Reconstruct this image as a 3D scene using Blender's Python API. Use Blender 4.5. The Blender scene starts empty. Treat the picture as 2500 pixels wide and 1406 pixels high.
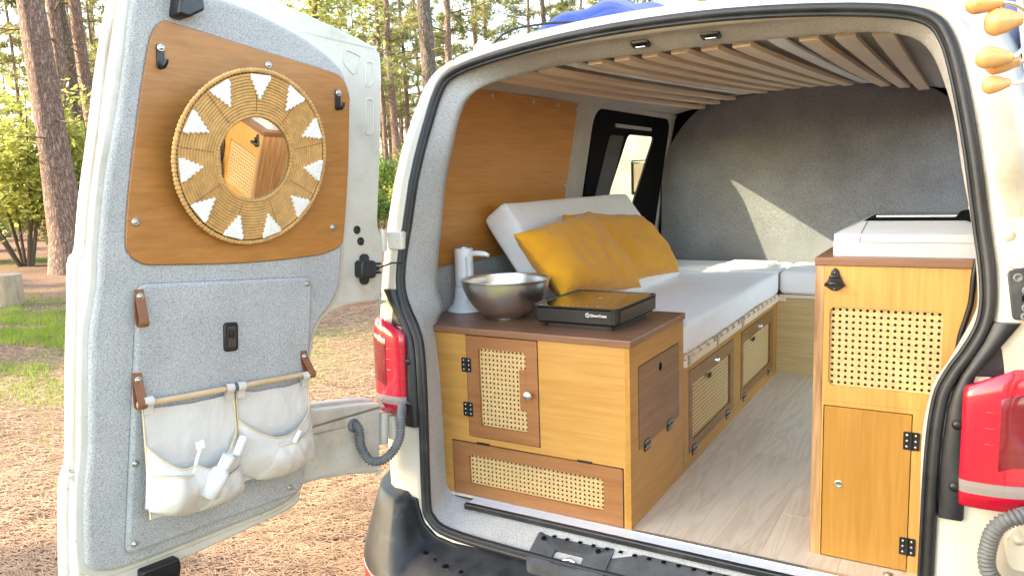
import bpy, bmesh, math, random
from mathutils import Vector, Matrix, noise
from mathutils.geometry import tessellate_polygon
R = math.radians
random.seed(7)
S = bpy.context.scene
COL = S.collection

# ---------------------------------------------------------------- camera
cd = bpy.data.cameras.new('camera'); cam = bpy.data.objects.new('camera', cd); COL.objects.link(cam)
cd.sensor_width = 36.0; cd.lens = 1842.6 / 2500 * 36
cd.clip_start = 0.05; cd.clip_end = 600
cR = Vector((0.85982, 0.50944, -0.03429)); cU = Vector((-0.04169, 0.13699, 0.98970)); cF = Vector((-0.50888, 0.84953, -0.13902))
cam.matrix_world = Matrix.Translation((0.78828, -1.946, 1.01246)) @ Matrix((cR, cU, -cF)).transposed().to_4x4()
S.camera = cam

# ---------------------------------------------------------------- sky and sun
SUN = Vector((1.0, 0.62, -0.65)).normalized()          # direction the light travels
elev = math.asin(-SUN.z); az = math.atan2(-SUN.x, -SUN.y)   # where the sun stands
W = bpy.data.worlds.new('World'); S.world = W; W.use_nodes = True
wn = W.node_tree.nodes; bg = wn['Background']
sky = wn.new('ShaderNodeTexSky'); sky.sky_type = 'NISHITA'; sky.sun_disc = False
sky.sun_elevation = elev; sky.sun_rotation = az; sky.air_density = 1.0; sky.dust_density = 1.5
W.node_tree.links.new(sky.outputs[0], bg.inputs[0]); bg.inputs[1].default_value = 0.15
sd = bpy.data.lights.new('sun', 'SUN'); sd.energy = 2.0; sd.angle = R(0.6); sd.color = (1.0, 0.93, 0.82)
sun = bpy.data.objects.new('sun', sd); COL.objects.link(sun)
sun.rotation_euler = (-SUN).to_track_quat('Z', 'Y').to_euler(); sun.location = (-8, -5, 9)
S.view_settings.view_transform = 'Standard'; S.view_settings.look = 'None'
S.view_settings.exposure = 3.08; S.view_settings.gamma = 1.0
S.view_settings.use_curve_mapping = False
S.view_settings.use_white_balance = True; S.view_settings.white_balance_temperature = 7900; S.view_settings.white_balance_tint = 6
S.cycles.use_denoising = True
S.cycles.max_bounces = 8; S.cycles.diffuse_bounces = 5; S.cycles.glossy_bounces = 4; S.cycles.transparent_max_bounces = 12
S.cycles.caustics_reflective = False; S.cycles.caustics_refractive = False

GZ = -0.58          # the ground, with the van's load floor at z = 0
XC = 0.06           # the van's centre line

# ---------------------------------------------------------------- materials
def new_mat(name):
    m = bpy.data.materials.new(name); m.use_nodes = True
    nt = m.node_tree; return m, nt.nodes, nt.links, nt.nodes['Principled BSDF']

def plain(name, col, rough=0.5, metal=0.0, bump=0.0, bscale=200, var=0.0, vscale=6, coat=0.0, spec=0.5, trans=0.0):
    m, N, L, b = new_mat(name)
    b.inputs['Base Color'].default_value = (*col, 1); b.inputs['Roughness'].default_value = rough
    b.inputs['Metallic'].default_value = metal; b.inputs['Coat Weight'].default_value = coat
    b.inputs['Specular IOR Level'].default_value = spec
    tc = N.new('ShaderNodeTexCoord')
    if var:
        n = N.new('ShaderNodeTexNoise'); n.inputs['Scale'].default_value = vscale; n.inputs['Detail'].default_value = 6
        L.new(tc.outputs['Object'], n.inputs['Vector'])
        r = N.new('ShaderNodeValToRGB'); r.color_ramp.elements[0].position = .3; r.color_ramp.elements[1].position = .7
        r.color_ramp.elements[0].color = (*[c * (1 - var) for c in col], 1); r.color_ramp.elements[1].color = (*[min(1, c * (1 + var)) for c in col], 1)
        L.new(n.outputs['Fac'], r.inputs[0]); L.new(r.outputs[0], b.inputs['Base Color'])
        rr = N.new('ShaderNodeMapRange'); rr.inputs[3].default_value = max(0, rough - .12); rr.inputs[4].default_value = min(1, rough + .12)
        L.new(n.outputs['Fac'], rr.inputs[0]); L.new(rr.outputs[0], b.inputs['Roughness'])
    if bump:
        n = N.new('ShaderNodeTexNoise'); n.inputs['Scale'].default_value = bscale; n.inputs['Detail'].default_value = 3
        L.new(tc.outputs['Object'], n.inputs['Vector'])
        bp = N.new('ShaderNodeBump'); bp.inputs['Strength'].default_value = bump; bp.inputs['Distance'].default_value = 0.004
        L.new(n.outputs['Fac'], bp.inputs['Height']); L.new(bp.outputs[0], b.inputs['Normal'])
    return m

def ramp(N, stops):
    r = N.new('ShaderNodeValToRGB'); e = r.color_ramp.elements
    e[0].position, e[0].color = stops[0][0], (*stops[0][1], 1); e[1].position, e[1].color = stops[-1][0], (*stops[-1][1], 1)
    for p, c in stops[1:-1]:
        k = e.new(p); k.color = (*c, 1)
    return r

def wood(name, dark, light, axis='x', rough=0.42, seed=0.0, fig=1.0):
    """stained plywood: long streaks along the grain, a few cathedral figures, fine pores"""
    m, N, L, b = new_mat(name)
    tc = N.new('ShaderNodeTexCoord'); mp = N.new('ShaderNodeMapping')
    sc = {'x': (0.5, 9, 9), 'y': (9, 0.5, 9), 'z': (9, 9, 0.5)}[axis]
    mp.inputs['Scale'].default_value = sc; mp.inputs['Location'].default_value = (seed, seed * 1.7, seed * .6)
    L.new(tc.outputs['Object'], mp.inputs['Vector'])
    n1 = N.new('ShaderNodeTexNoise'); n1.inputs['Scale'].default_value = 1.6; n1.inputs['Detail'].default_value = 5; n1.inputs['Distortion'].default_value = 1.2 * fig
    L.new(mp.outputs[0], n1.inputs['Vector'])
    mul = N.new('ShaderNodeMath'); mul.operation = 'MULTIPLY'; mul.inputs[1].default_value = 7.0
    L.new(n1.outputs['Fac'], mul.inputs[0])
    fr = N.new('ShaderNodeMath'); fr.operation = 'PINGPONG'; fr.inputs[1].default_value = 1.0; L.new(mul.outputs[0], fr.inputs[0])
    n2 = N.new('ShaderNodeTexNoise'); n2.inputs['Scale'].default_value = 14; n2.inputs['Detail'].default_value = 4; L.new(mp.outputs[0], n2.inputs['Vector'])
    n3 = N.new('ShaderNodeTexNoise'); n3.inputs['Scale'].default_value = 2.2; n3.inputs['Detail'].default_value = 2; L.new(tc.outputs['Object'], n3.inputs['Vector'])
    a1 = N.new('ShaderNodeMath'); a1.operation = 'MULTIPLY_ADD'; a1.inputs[1].default_value = .28; L.new(fr.outputs[0], a1.inputs[0]); L.new(n2.outputs['Fac'], a1.inputs[2])
    a2 = N.new('ShaderNodeMath'); a2.operation = 'MULTIPLY_ADD'; a2.inputs[1].default_value = .8; L.new(n3.outputs['Fac'], a2.inputs[0]); L.new(a1.outputs[0], a2.inputs[2])
    mid = tuple((d + l) / 2 for d, l in zip(dark, light))
    r = ramp(N, [(.62, dark), (.98, mid), (1.35 if False else 1.0, light)])
    rg = N.new('ShaderNodeMapRange'); rg.inputs[1].default_value = .55; rg.inputs[2].default_value = 1.45; L.new(a2.outputs[0], rg.inputs[0])
    r.color_ramp.elements[0].position = .15; r.color_ramp.elements[1].position = .5; r.color_ramp.elements[2].position = .85
    L.new(rg.outputs[0], r.inputs[0]); L.new(r.outputs[0], b.inputs['Base Color'])
    b.inputs['Roughness'].default_value = rough; b.inputs['Coat Weight'].default_value = .12; b.inputs['Coat Roughness'].default_value = .3
    bp = N.new('ShaderNodeBump'); bp.inputs['Strength'].default_value = .12; bp.inputs['Distance'].default_value = .002
    L.new(n2.outputs['Fac'], bp.inputs['Height']); L.new(bp.outputs[0], b.inputs['Normal'])
    return m

def felt(name, dark, light, big=0.10):
    m, N, L, b = new_mat(name)
    tc = N.new('ShaderNodeTexCoord')
    n = N.new('ShaderNodeTexNoise'); n.inputs['Scale'].default_value = 330; n.inputs['Detail'].default_value = 3; n.inputs['Roughness'].default_value = .7
    L.new(tc.outputs['Object'], n.inputs['Vector'])
    r = ramp(N, [(.36, dark), (.5, tuple((d * .45 + l * .55) for d, l in zip(dark, light))), (.66, light)])
    L.new(n.outputs['Fac'], r.inputs[0])
    n2 = N.new('ShaderNodeTexNoise'); n2.inputs['Scale'].default_value = 7; n2.inputs['Detail'].default_value = 5; L.new(tc.outputs['Object'], n2.inputs['Vector'])
    mr = N.new('ShaderNodeMapRange'); mr.inputs[1].default_value = .3; mr.inputs[2].default_value = .7; mr.inputs[3].default_value = 1 - big; mr.inputs[4].default_value = 1 + big
    L.new(n2.outputs['Fac'], mr.inputs[0])
    mx = N.new('ShaderNodeMix'); mx.data_type = 'RGBA'; mx.blend_type = 'MULTIPLY'; mx.inputs[0].default_value = 1
    L.new(r.outputs[0], mx.inputs[6]); L.new(mr.outputs[0], mx.inputs[7]); L.new(mx.outputs[2], b.inputs['Base Color'])
    b.inputs['Roughness'].default_value = .95; b.inputs['Specular IOR Level'].default_value = .1
    b.inputs['Sheen Weight'].default_value = .25; b.inputs['Sheen Roughness'].default_value = .6
    bp = N.new('ShaderNodeBump'); bp.inputs['Strength'].default_value = .55; bp.inputs['Distance'].default_value = .003
    L.new(n.outputs['Fac'], bp.inputs['Height']); L.new(bp.outputs[0], b.inputs['Normal'])
    return m

def cloth(name, col, wr=0.35, wscale=(9, 9, 9), weave=900, sheen=.2, soft=False):
    m, N, L, b = new_mat(name)
    tc = N.new('ShaderNodeTexCoord'); mp = N.new('ShaderNodeMapping'); mp.inputs['Scale'].default_value = wscale; L.new(tc.outputs['Object'], mp.inputs['Vector'])
    n1 = N.new('ShaderNodeTexNoise'); n1.inputs['Scale'].default_value = 1.0; n1.inputs['Detail'].default_value = 5; n1.inputs['Distortion'].default_value = .8; L.new(mp.outputs[0], n1.inputs['Vector'])
    n2 = N.new('ShaderNodeTexNoise'); n2.inputs['Scale'].default_value = weave; n2.inputs['Detail'].default_value = 2; L.new(tc.outputs['Object'], n2.inputs['Vector'])
    r = ramp(N, [(.3, tuple(c * (.96 if soft else .86) for c in col)), (.7, tuple(min(1, c * (1.02 if soft else 1.08)) for c in col))])
    ad = N.new('ShaderNodeMath'); ad.operation = 'MULTIPLY_ADD'; ad.inputs[1].default_value = .5; L.new(n2.outputs['Fac'], ad.inputs[0])
    hf = N.new('ShaderNodeMath'); hf.operation = 'MULTIPLY'; hf.inputs[1].default_value = .5; L.new(n1.outputs['Fac'], hf.inputs[0]); L.new(hf.outputs[0], ad.inputs[2])
    L.new(ad.outputs[0], r.inputs[0]); L.new(r.outputs[0], b.inputs['Base Color'])
    b.inputs['Roughness'].default_value = .85; b.inputs['Specular IOR Level'].default_value = .2; b.inputs['Sheen Weight'].default_value = sheen
    b1 = N.new('ShaderNodeBump'); b1.inputs['Strength'].default_value = wr; b1.inputs['Distance'].default_value = .03; L.new(n1.outputs['Fac'], b1.inputs['Height'])
    b2 = N.new('ShaderNodeBump'); b2.inputs['Strength'].default_value = .25; b2.inputs['Distance'].default_value = .002; L.new(n2.outputs['Fac'], b2.inputs['Height'])
    L.new(b1.outputs[0], b2.inputs['Normal']); L.new(b2.outputs[0], b.inputs['Normal'])
    return m

def paint_mat():
    """old cream-white car paint with thin grime"""
    m, N, L, b = new_mat('cream_paint')
    tc = N.new('ShaderNodeTexCoord')
    n = N.new('ShaderNodeTexNoise'); n.inputs['Scale'].default_value = 3.5; n.inputs['Detail'].default_value = 8; n.inputs['Roughness'].default_value = .65; L.new(tc.outputs['Object'], n.inputs['Vector'])
    n2 = N.new('ShaderNodeTexNoise'); n2.inputs['Scale'].default_value = 60; n2.inputs['Detail'].default_value = 4; L.new(tc.outputs['Object'], n2.inputs['Vector'])
    r = ramp(N, [(.30, (.42, .365, .285)), (.46, (.58, .54, .465)), (.62, (.64, .605, .535))]); L.new(n.outputs['Fac'], r.inputs[0])
    r2 = ramp(N, [(.24, (.42, .36, .28)), (.33, (1, 1, 1))]); L.new(n2.outputs['Fac'], r2.inputs[0])
    mx = N.new('ShaderNodeMix'); mx.data_type = 'RGBA'; mx.blend_type = 'MULTIPLY'; mx.inputs[0].default_value = .6
    L.new(r.outputs[0], mx.inputs[6]); L.new(r2.outputs[0], mx.inputs[7]); L.new(mx.outputs[2], b.inputs['Base Color'])
    b.inputs['Roughness'].default_value = .32; b.inputs['Coat Weight'].default_value = .5; b.inputs['Coat Roughness'].default_value = .12
    return m

def rubber_mat(name, c0, c1, rough=.5, dirt=(.16, .14, .12)):
    m, N, L, b = new_mat(name)
    tc = N.new('ShaderNodeTexCoord')
    n = N.new('ShaderNodeTexNoise'); n.inputs['Scale'].default_value = 11; n.inputs['Detail'].default_value = 9; n.inputs['Roughness'].default_value = .72; L.new(tc.outputs['Object'], n.inputs['Vector'])
    r = ramp(N, [(.30, c0), (.56, c1), (.74, dirt)]); L.new(n.outputs['Fac'], r.inputs[0]); L.new(r.outputs[0], b.inputs['Base Color'])
    mr = N.new('ShaderNodeMapRange'); mr.inputs[3].default_value = rough - .15; mr.inputs[4].default_value = rough + .25; L.new(n.outputs['Fac'], mr.inputs[0]); L.new(mr.outputs[0], b.inputs['Roughness'])
    n2 = N.new('ShaderNodeTexNoise'); n2.inputs['Scale'].default_value = 500; L.new(tc.outputs['Object'], n2.inputs['Vector'])
    bp = N.new('ShaderNodeBump'); bp.inputs['Strength'].default_value = .12; bp.inputs['Distance'].default_value = .002; L.new(n2.outputs['Fac'], bp.inputs['Height']); L.new(bp.outputs[0], b.inputs['Normal'])
    return m

def lens_mat(name, col, rough=.08):
    m, N, L, b = new_mat(name)
    tc = N.new('ShaderNodeTexCoord'); w = N.new('ShaderNodeTexWave'); w.wave_type = 'BANDS'; w.bands_direction = 'Z'; w.inputs['Scale'].default_value = 14; w.inputs['Distortion'].default_value = .6
    L.new(tc.outputs['Object'], w.inputs['Vector'])
    r = ramp(N, [(.35, tuple(c * .90 for c in col)), (.65, col)]); L.new(w.outputs['Fac'], r.inputs[0]); L.new(r.outputs[0], b.inputs['Base Color'])
    b.inputs['Roughness'].default_value = .25; b.inputs['Coat Weight'].default_value = 1.0; b.inputs['Coat Roughness'].default_value = .03
    b.inputs['Subsurface Weight'].default_value = .25; b.inputs['Subsurface Radius'].default_value = (.02, .004, .004); b.inputs['Subsurface Scale'].default_value = .5
    return m

M = {}
M['paint'] = paint_mat()
M['felt'] = felt('light_grey_felt', (.25, .243, .237), (.54, .528, .515))
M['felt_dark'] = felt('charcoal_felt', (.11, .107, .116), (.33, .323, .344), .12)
M['ply_x'] = wood('honey_plywood_x', (.41, .192, .042), (.53, .270, .072), 'x', seed=1)
M['ply_y'] = wood('honey_plywood_y', (.36, .160, .025), (.47, .228, .046), 'y', seed=4)
M['ply_z'] = wood('honey_plywood_z', (.45, .218, .052), (.58, .302, .082), 'z', seed=2, fig=1.6)
M['ply_pale'] = wood('pale_plywood', (.46, .31, .13), (.60, .44, .22), 'x', seed=7)
M['brown_x'] = wood('brown_stained_x', (.25, .092, .032), (.34, .145, .054), 'x', seed=3)
M['brown_y'] = wood('brown_stained_y', (.15, .06, .018), (.27, .125, .045), 'y', seed=8)
M['orange_z'] = wood('amber_stained_z', (.34, .152, .024), (.43, .208, .040), 'z', seed=5)
M['panel'] = wood('amber_panel', (.33, .120, .022), (.45, .182, .040), 'y', seed=9)
M['panel2'] = wood('amber_panel_inside', (.42, .165, .028), (.55, .24, .050), 'y', seed=12)
M['top'] = wood('dark_walnut_top', (.155, .068, .036), (.26, .120, .066), 'x', seed=6, rough=.38)
M['edge'] = wood('plywood_edge', (.20, .09, .04), (.52, .30, .14), 'z', seed=11)
M['slat'] = wood('birch_slat', (.70, .53, .385), (.80, .645, .50), 'y', seed=13, rough=.5)
M['dowel'] = wood('beech_dowel', (.52, .33, .17), (.68, .48, .29), 'y', seed=14)
M['knob_wood'] = wood('varnished_beech', (.52, .26, .085), (.64, .37, .15), 'x', seed=15, rough=.22)
M['cane'] = plain('woven_cane', (.60, .40, .185), .6, bump=.5, bscale=350, var=.18, vscale=120)
M['dark'] = plain('shadow_board', (.05, .03, .015), .9)  # dark tone, also put in for shade behind gaps and cane
M['rubber'] = rubber_mat('black_rubber', (.007, .0075, .009), (.021, .022, .026), .42, (.05, .05, .05))
M['bumper'] = rubber_mat('grey_black_plastic', (.007, .0075, .009), (.025, .0265, .030), .42, (.11, .105, .10))
M['trim'] = rubber_mat('black_trim', (.006, .007, .010), (.016, .018, .024), .36, (.06, .06, .065))
M['hose'] = plain('grey_rubber_hose', (.13, .135, .14), .6, var=.25, vscale=30)
M['black'] = plain('black_plastic', (.010, .010, .012), .32, var=.2, vscale=15)
M['blackmat'] = plain('matt_black', (.004, .004, .005), .7, spec=.08)
M['glassblack'] = plain('black_ceramic_glass', (.008, .008, .009), .06, coat=1.0)
M['steel'] = plain('brushed_steel', (.84, .83, .81), .32, 1.0, bump=.06, bscale=60)
M['chrome'] = plain('chrome', (.82, .82, .84), .10, 1.0)
M['zinc'] = plain('zinc', (.55, .53, .48), .35, 1.0, var=.2, vscale=40)
M['alu'] = plain('aluminium', (.72, .73, .75), .35, 1.0)
M['white_plastic'] = plain('white_plastic', (.82, .83, .86), .32)
M['fridge'] = plain('light_grey_plastic', (.48, .495, .51), .42)
M['white_paint_metal'] = plain('white_sill', (.70, .72, .75), .4, var=.06, vscale=9)
M['leather'] = plain('tan_leather', (.24, .088, .035), .5, bump=.2, bscale=250, var=.15, vscale=30)
M['linen'] = cloth('white_cotton', (.85, .835, .865), .20, (5, 14, 14), soft=True)
M['cotton'] = cloth('cream_cotton', (.66, .60, .545), .35, (9, 9, 9), 700)
M['piping'] = plain('cream_tape', (.66, .52, .33), .8, bump=.2, bscale=400)
M['mustard'] = cloth('mustard_linen', (.74, .325, .024), .5, (11, 8, 8), 800)
M['rope'] = plain('raffia_rope', (.61, .345, .125), .75, bump=.6, bscale=260, var=.16, vscale=45)
M['yarn'] = plain('white_yarn', (.92, .90, .85), .9, bump=.5, bscale=500)
M['mirror'] = plain('mirror_glass', (.88, .86, .82), .015, 1.0)
M['red_lens'] = lens_mat('red_lens', (.50, .004, .030))
M['clear_lens'] = lens_mat('clear_lens', (.28, .24, .23))
M['dark_lens'] = lens_mat('dark_red_lens', (.20, .003, .012))
M['amber_lens'] = lens_mat('amber_lens', (.62, .16, .03))
M['reflector'] = lens_mat('red_reflector', (.42, .012, .02))
M['paper'] = plain('paper', (.80, .78, .70), .8)
M['blue'] = cloth('blue_tarp', (.010, .050, .26), .5, (7, 7, 7), 300)
M['letter'] = plain('white_lettering', (.80, .80, .80), .5)
M['void'] = plain('void_black', (.005, .005, .006), .9, spec=.1)  # black put in for shade in gaps, slots and holes; drain plugs share it
M['housing'] = rubber_mat('grey_plastic', (.035, .036, .040), (.075, .078, .083), .5, (.15, .145, .14))

def glass_tint(name, tint, gl=.08):
    m = bpy.data.materials.new(name); m.use_nodes = True; N = m.node_tree.nodes; L = m.node_tree.links
    for n in list(N):
        if n.type != 'OUTPUT_MATERIAL': N.remove(n)
    t = N.new('ShaderNodeBsdfTransparent'); t.inputs[0].default_value = (*tint, 1)
    g = N.new('ShaderNodeBsdfGlossy'); g.inputs['Roughness'].default_value = .02
    f = N.new('ShaderNodeValue'); f.outputs[0].default_value = gl
    mx = N.new('ShaderNodeMixShader'); L.new(f.outputs[0], mx.inputs[0]); L.new(t.outputs[0], mx.inputs[1]); L.new(g.outputs[0], mx.inputs[2])
    L.new(mx.outputs[0], N['Material Output'].inputs[0]); return m
M['pane'] = glass_tint('clear_green_glass', (.90, .95, .90))
M['pane_dark'] = glass_tint('privacy_glass', (.035, .05, .06))

def floor_mat():
    m, N, L, b = new_mat('pale_oak_laminate')
    tc = N.new('ShaderNodeTexCoord'); oi = N.new('ShaderNodeObjectInfo')
    ofs = N.new('ShaderNodeVectorMath'); ofs.operation = 'MULTIPLY_ADD'; ofs.inputs[1].default_value = (7, 13, 5)
    L.new(oi.outputs['Random'], ofs.inputs[0]); L.new(tc.outputs['Object'], ofs.inputs[2])
    mp = N.new('ShaderNodeMapping'); mp.inputs['Scale'].default_value = (10, .9, 4); L.new(ofs.outputs[0], mp.inputs['Vector'])
    n = N.new('ShaderNodeTexNoise'); n.inputs['Scale'].default_value = 1.5; n.inputs['Detail'].default_value = 5; n.inputs['Distortion'].default_value = 1.6; L.new(mp.outputs[0], n.inputs['Vector'])
    ml = N.new('ShaderNodeMath'); ml.operation = 'MULTIPLY'; ml.inputs[1].default_value = 9; L.new(n.outputs['Fac'], ml.inputs[0])
    pp = N.new('ShaderNodeMath'); pp.operation = 'PINGPONG'; pp.inputs[1].default_value = 1; L.new(ml.outputs[0], pp.inputs[0])
    r = ramp(N, [(.0, (.62, .50, .37)), (.5, (.69, .57, .44)), (1, (.73, .62, .49))]); L.new(pp.outputs[0], r.inputs[0])
    mr = N.new('ShaderNodeMapRange'); mr.inputs[3].default_value = .90; mr.inputs[4].default_value = 1.08; L.new(oi.outputs['Random'], mr.inputs[0])
    mx = N.new('ShaderNodeMix'); mx.data_type = 'RGBA'; mx.blend_type = 'MULTIPLY'; mx.inputs[0].default_value = 1; L.new(r.outputs[0], mx.inputs[6]); L.new(mr.outputs[0], mx.inputs[7])
    L.new(mx.outputs[2], b.inputs['Base Color']); b.inputs['Roughness'].default_value = .42
    return m
M['floor'] = floor_mat()

def bark_mat(name, c0, c1, c2):
    m, N, L, b = new_mat(name)
    tc = N.new('ShaderNodeTexCoord'); mp = N.new('ShaderNodeMapping'); mp.inputs['Scale'].default_value = (15, 15, 3.6); L.new(tc.outputs['Object'], mp.inputs['Vector'])
    nz = N.new('ShaderNodeTexNoise'); nz.inputs['Scale'].default_value = 3; L.new(mp.outputs[0], nz.inputs['Vector'])
    vm = N.new('ShaderNodeVectorMath'); vm.operation = 'MULTIPLY_ADD'; vm.inputs[1].default_value = (1.3, 1.3, 1.3); L.new(nz.outputs['Color'], vm.inputs[0]); L.new(mp.outputs[0], vm.inputs[2])
    v = N.new('ShaderNodeTexVoronoi'); v.feature = 'DISTANCE_TO_EDGE'; v.inputs['Scale'].default_value = 1.25; L.new(vm.outputs[0], v.inputs['Vector'])
    n = N.new('ShaderNodeTexNoise'); n.inputs['Scale'].default_value = 5; n.inputs['Detail'].default_value = 6; L.new(mp.outputs[0], n.inputs['Vector'])
    r = ramp(N, [(.0, c0), (.05, tuple(a * .5 + b * .5 for a, b in zip(c0, c1))), (.14, c1), (.40, c2)]); L.new(v.outputs['Distance'], r.inputs[0])
    r2 = ramp(N, [(.28, (.55, .48, .44)), (.5, (.9, .86, .84)), (.72, (1.2, 1.14, 1.08))]); L.new(n.outputs['Fac'], r2.inputs[0])
    mx = N.new('ShaderNodeMix'); mx.data_type = 'RGBA'; mx.blend_type = 'MULTIPLY'; mx.inputs[0].default_value = 1; L.new(r.outputs[0], mx.inputs[6]); L.new(r2.outputs[0], mx.inputs[7]); L.new(mx.outputs[2], b.inputs['Base Color'])
    b.inputs['Roughness'].default_value = .9
    bp = N.new('ShaderNodeBump'); bp.inputs['Strength'].default_value = 1; bp.inputs['Distance'].default_value = .05; L.new(v.outputs['Distance'], bp.inputs['Height']); L.new(bp.outputs[0], b.inputs['Normal'])
    return m
M['bark'] = bark_mat('pine_bark', (.07, .045, .035), (.28, .17, .13), (.46, .31, .245))
M['bark_grey'] = bark_mat('grey_pine_bark', (.045, .036, .028), (.18, .14, .105), (.34, .275, .21))
M['twig'] = plain('twig', (.11, .075, .045), .9)

def leaf_mat(name, c0, c1, tr=.55):
    m = bpy.data.materials.new(name); m.use_nodes = True; N = m.node_tree.nodes; L = m.node_tree.links
    b = N['Principled BSDF']; b.inputs['Roughness'].default_value = .5; b.inputs['Specular IOR Level'].default_value = .3
    tc = N.new('ShaderNodeTexCoord'); n = N.new('ShaderNodeTexNoise'); n.inputs['Scale'].default_value = 1.7; n.inputs['Detail'].default_value = 5; L.new(tc.outputs['Object'], n.inputs['Vector'])
    r = ramp(N, [(.32, c0), (.68, c1)]); L.new(n.outputs['Fac'], r.inputs[0]); L.new(r.outputs[0], b.inputs['Base Color'])
    t = N.new('ShaderNodeBsdfTranslucent'); L.new(r.outputs[0], t.inputs[0])
    mx = N.new('ShaderNodeMixShader'); mx.inputs[0].default_value = tr; L.new(b.outputs[0], mx.inputs[1]); L.new(t.outputs[0], mx.inputs[2]); L.new(mx.outputs[0], N['Material Output'].inputs[0])
    return m
M['needle'] = leaf_mat('pine_needles', (.15, .165, .055), (.34, .31, .13), .5)
M['leaf'] = leaf_mat('shrub_leaves', (.28, .31, .07), (.55, .53, .17), .5)
M['leaf_dk'] = leaf_mat('dark_shrub_leaves', (.08, .15, .035), (.19, .27, .07), .45)
M['grass'] = leaf_mat('grass_blades', (.13, .22, .02), (.28, .35, .05), .45)

def ground_mat():
    m, N, L, b = new_mat('pine_litter')
    tc = N.new('ShaderNodeTexCoord')
    n = N.new('ShaderNodeTexNoise'); n.inputs['Scale'].default_value = .55; n.inputs['Detail'].default_value = 9; n.inputs['Roughness'].default_value = .6; L.new(tc.outputs['Object'], n.inputs['Vector'])
    n2 = N.new('ShaderNodeTexNoise'); n2.inputs['Scale'].default_value = 26; n2.inputs['Detail'].default_value = 7; n2.inputs['Roughness'].default_value = .75; L.new(tc.outputs['Object'], n2.inputs['Vector'])
    mp = N.new('ShaderNodeMapping'); mp.inputs['Rotation'].default_value = (0, 0, .5); mp.inputs['Scale'].default_value = (6, 70, 6); L.new(tc.outputs['Object'], mp.inputs['Vector'])
    n3 = N.new('ShaderNodeTexNoise'); n3.inputs['Scale'].default_value = 1; n3.inputs['Detail'].default_value = 4; n3.inputs['Distortion'].default_value = 1.5; L.new(mp.outputs[0], n3.inputs['Vector'])
    ad = N.new('ShaderNodeMath'); ad.operation = 'ADD'; L.new(n2.outputs['Fac'], ad.inputs[0]); L.new(n3.outputs['Fac'], ad.inputs[1])
    hf = N.new('ShaderNodeMath'); hf.operation = 'MULTIPLY'; hf.inputs[1].default_value = .5; L.new(ad.outputs[0], hf.inputs[0])
    r = ramp(N, [(.37, (.042, .025, .019)), (.49, (.16, .094, .068)), (.58, (.27, .168, .116)), (.70, (.37, .26, .18))]); L.new(hf.outputs[0], r.inputs[0])
    r2 = ramp(N, [(.35, (.72, .66, .64)), (.5, (1, 1, 1)), (.68, (1.12, .98, .82))]); L.new(n.outputs['Fac'], r2.inputs[0])
    mx = N.new('ShaderNodeMix'); mx.data_type = 'RGBA'; mx.blend_type = 'MULTIPLY'; mx.inputs[0].default_value = 1; L.new(r.outputs[0], mx.inputs[6]); L.new(r2.outputs[0], mx.inputs[7])
    # mossy, grassy earth in a few patches
    n4 = N.new('ShaderNodeTexNoise'); n4.inputs['Scale'].default_value = .16; n4.inputs['Detail'].default_value = 6; L.new(tc.outputs['Object'], n4.inputs['Vector'])
    f4 = ramp(N, [(.57, (0, 0, 0)), (.66, (1, 1, 1))]); L.new(n4.outputs['Fac'], f4.inputs[0])
    mg = N.new('ShaderNodeMix'); mg.data_type = 'RGBA'; mg.inputs[7].default_value = (.13, .17, .035, 1); L.new(f4.outputs[0], mg.inputs[0]); L.new(mx.outputs[2], mg.inputs[6])
    L.new(mg.outputs[2], b.inputs['Base Color']); b.inputs['Roughness'].default_value = .95; b.inputs['Specular IOR Level'].default_value = .15
    bp = N.new('ShaderNodeBump'); bp.inputs['Strength'].default_value = .8; bp.inputs['Distance'].default_value = .03; L.new(hf.outputs[0], bp.inputs['Height']); L.new(bp.outputs[0], b.inputs['Normal'])
    return m
M['ground'] = ground_mat()
M['litter'] = plain('dry_needles', (.36, .22, .135), .85, var=.3, vscale=9)
M['stump'] = wood('cut_log', (.20, .135, .085), (.38, .28, .18), 'z', seed=20, rough=.8)

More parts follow.
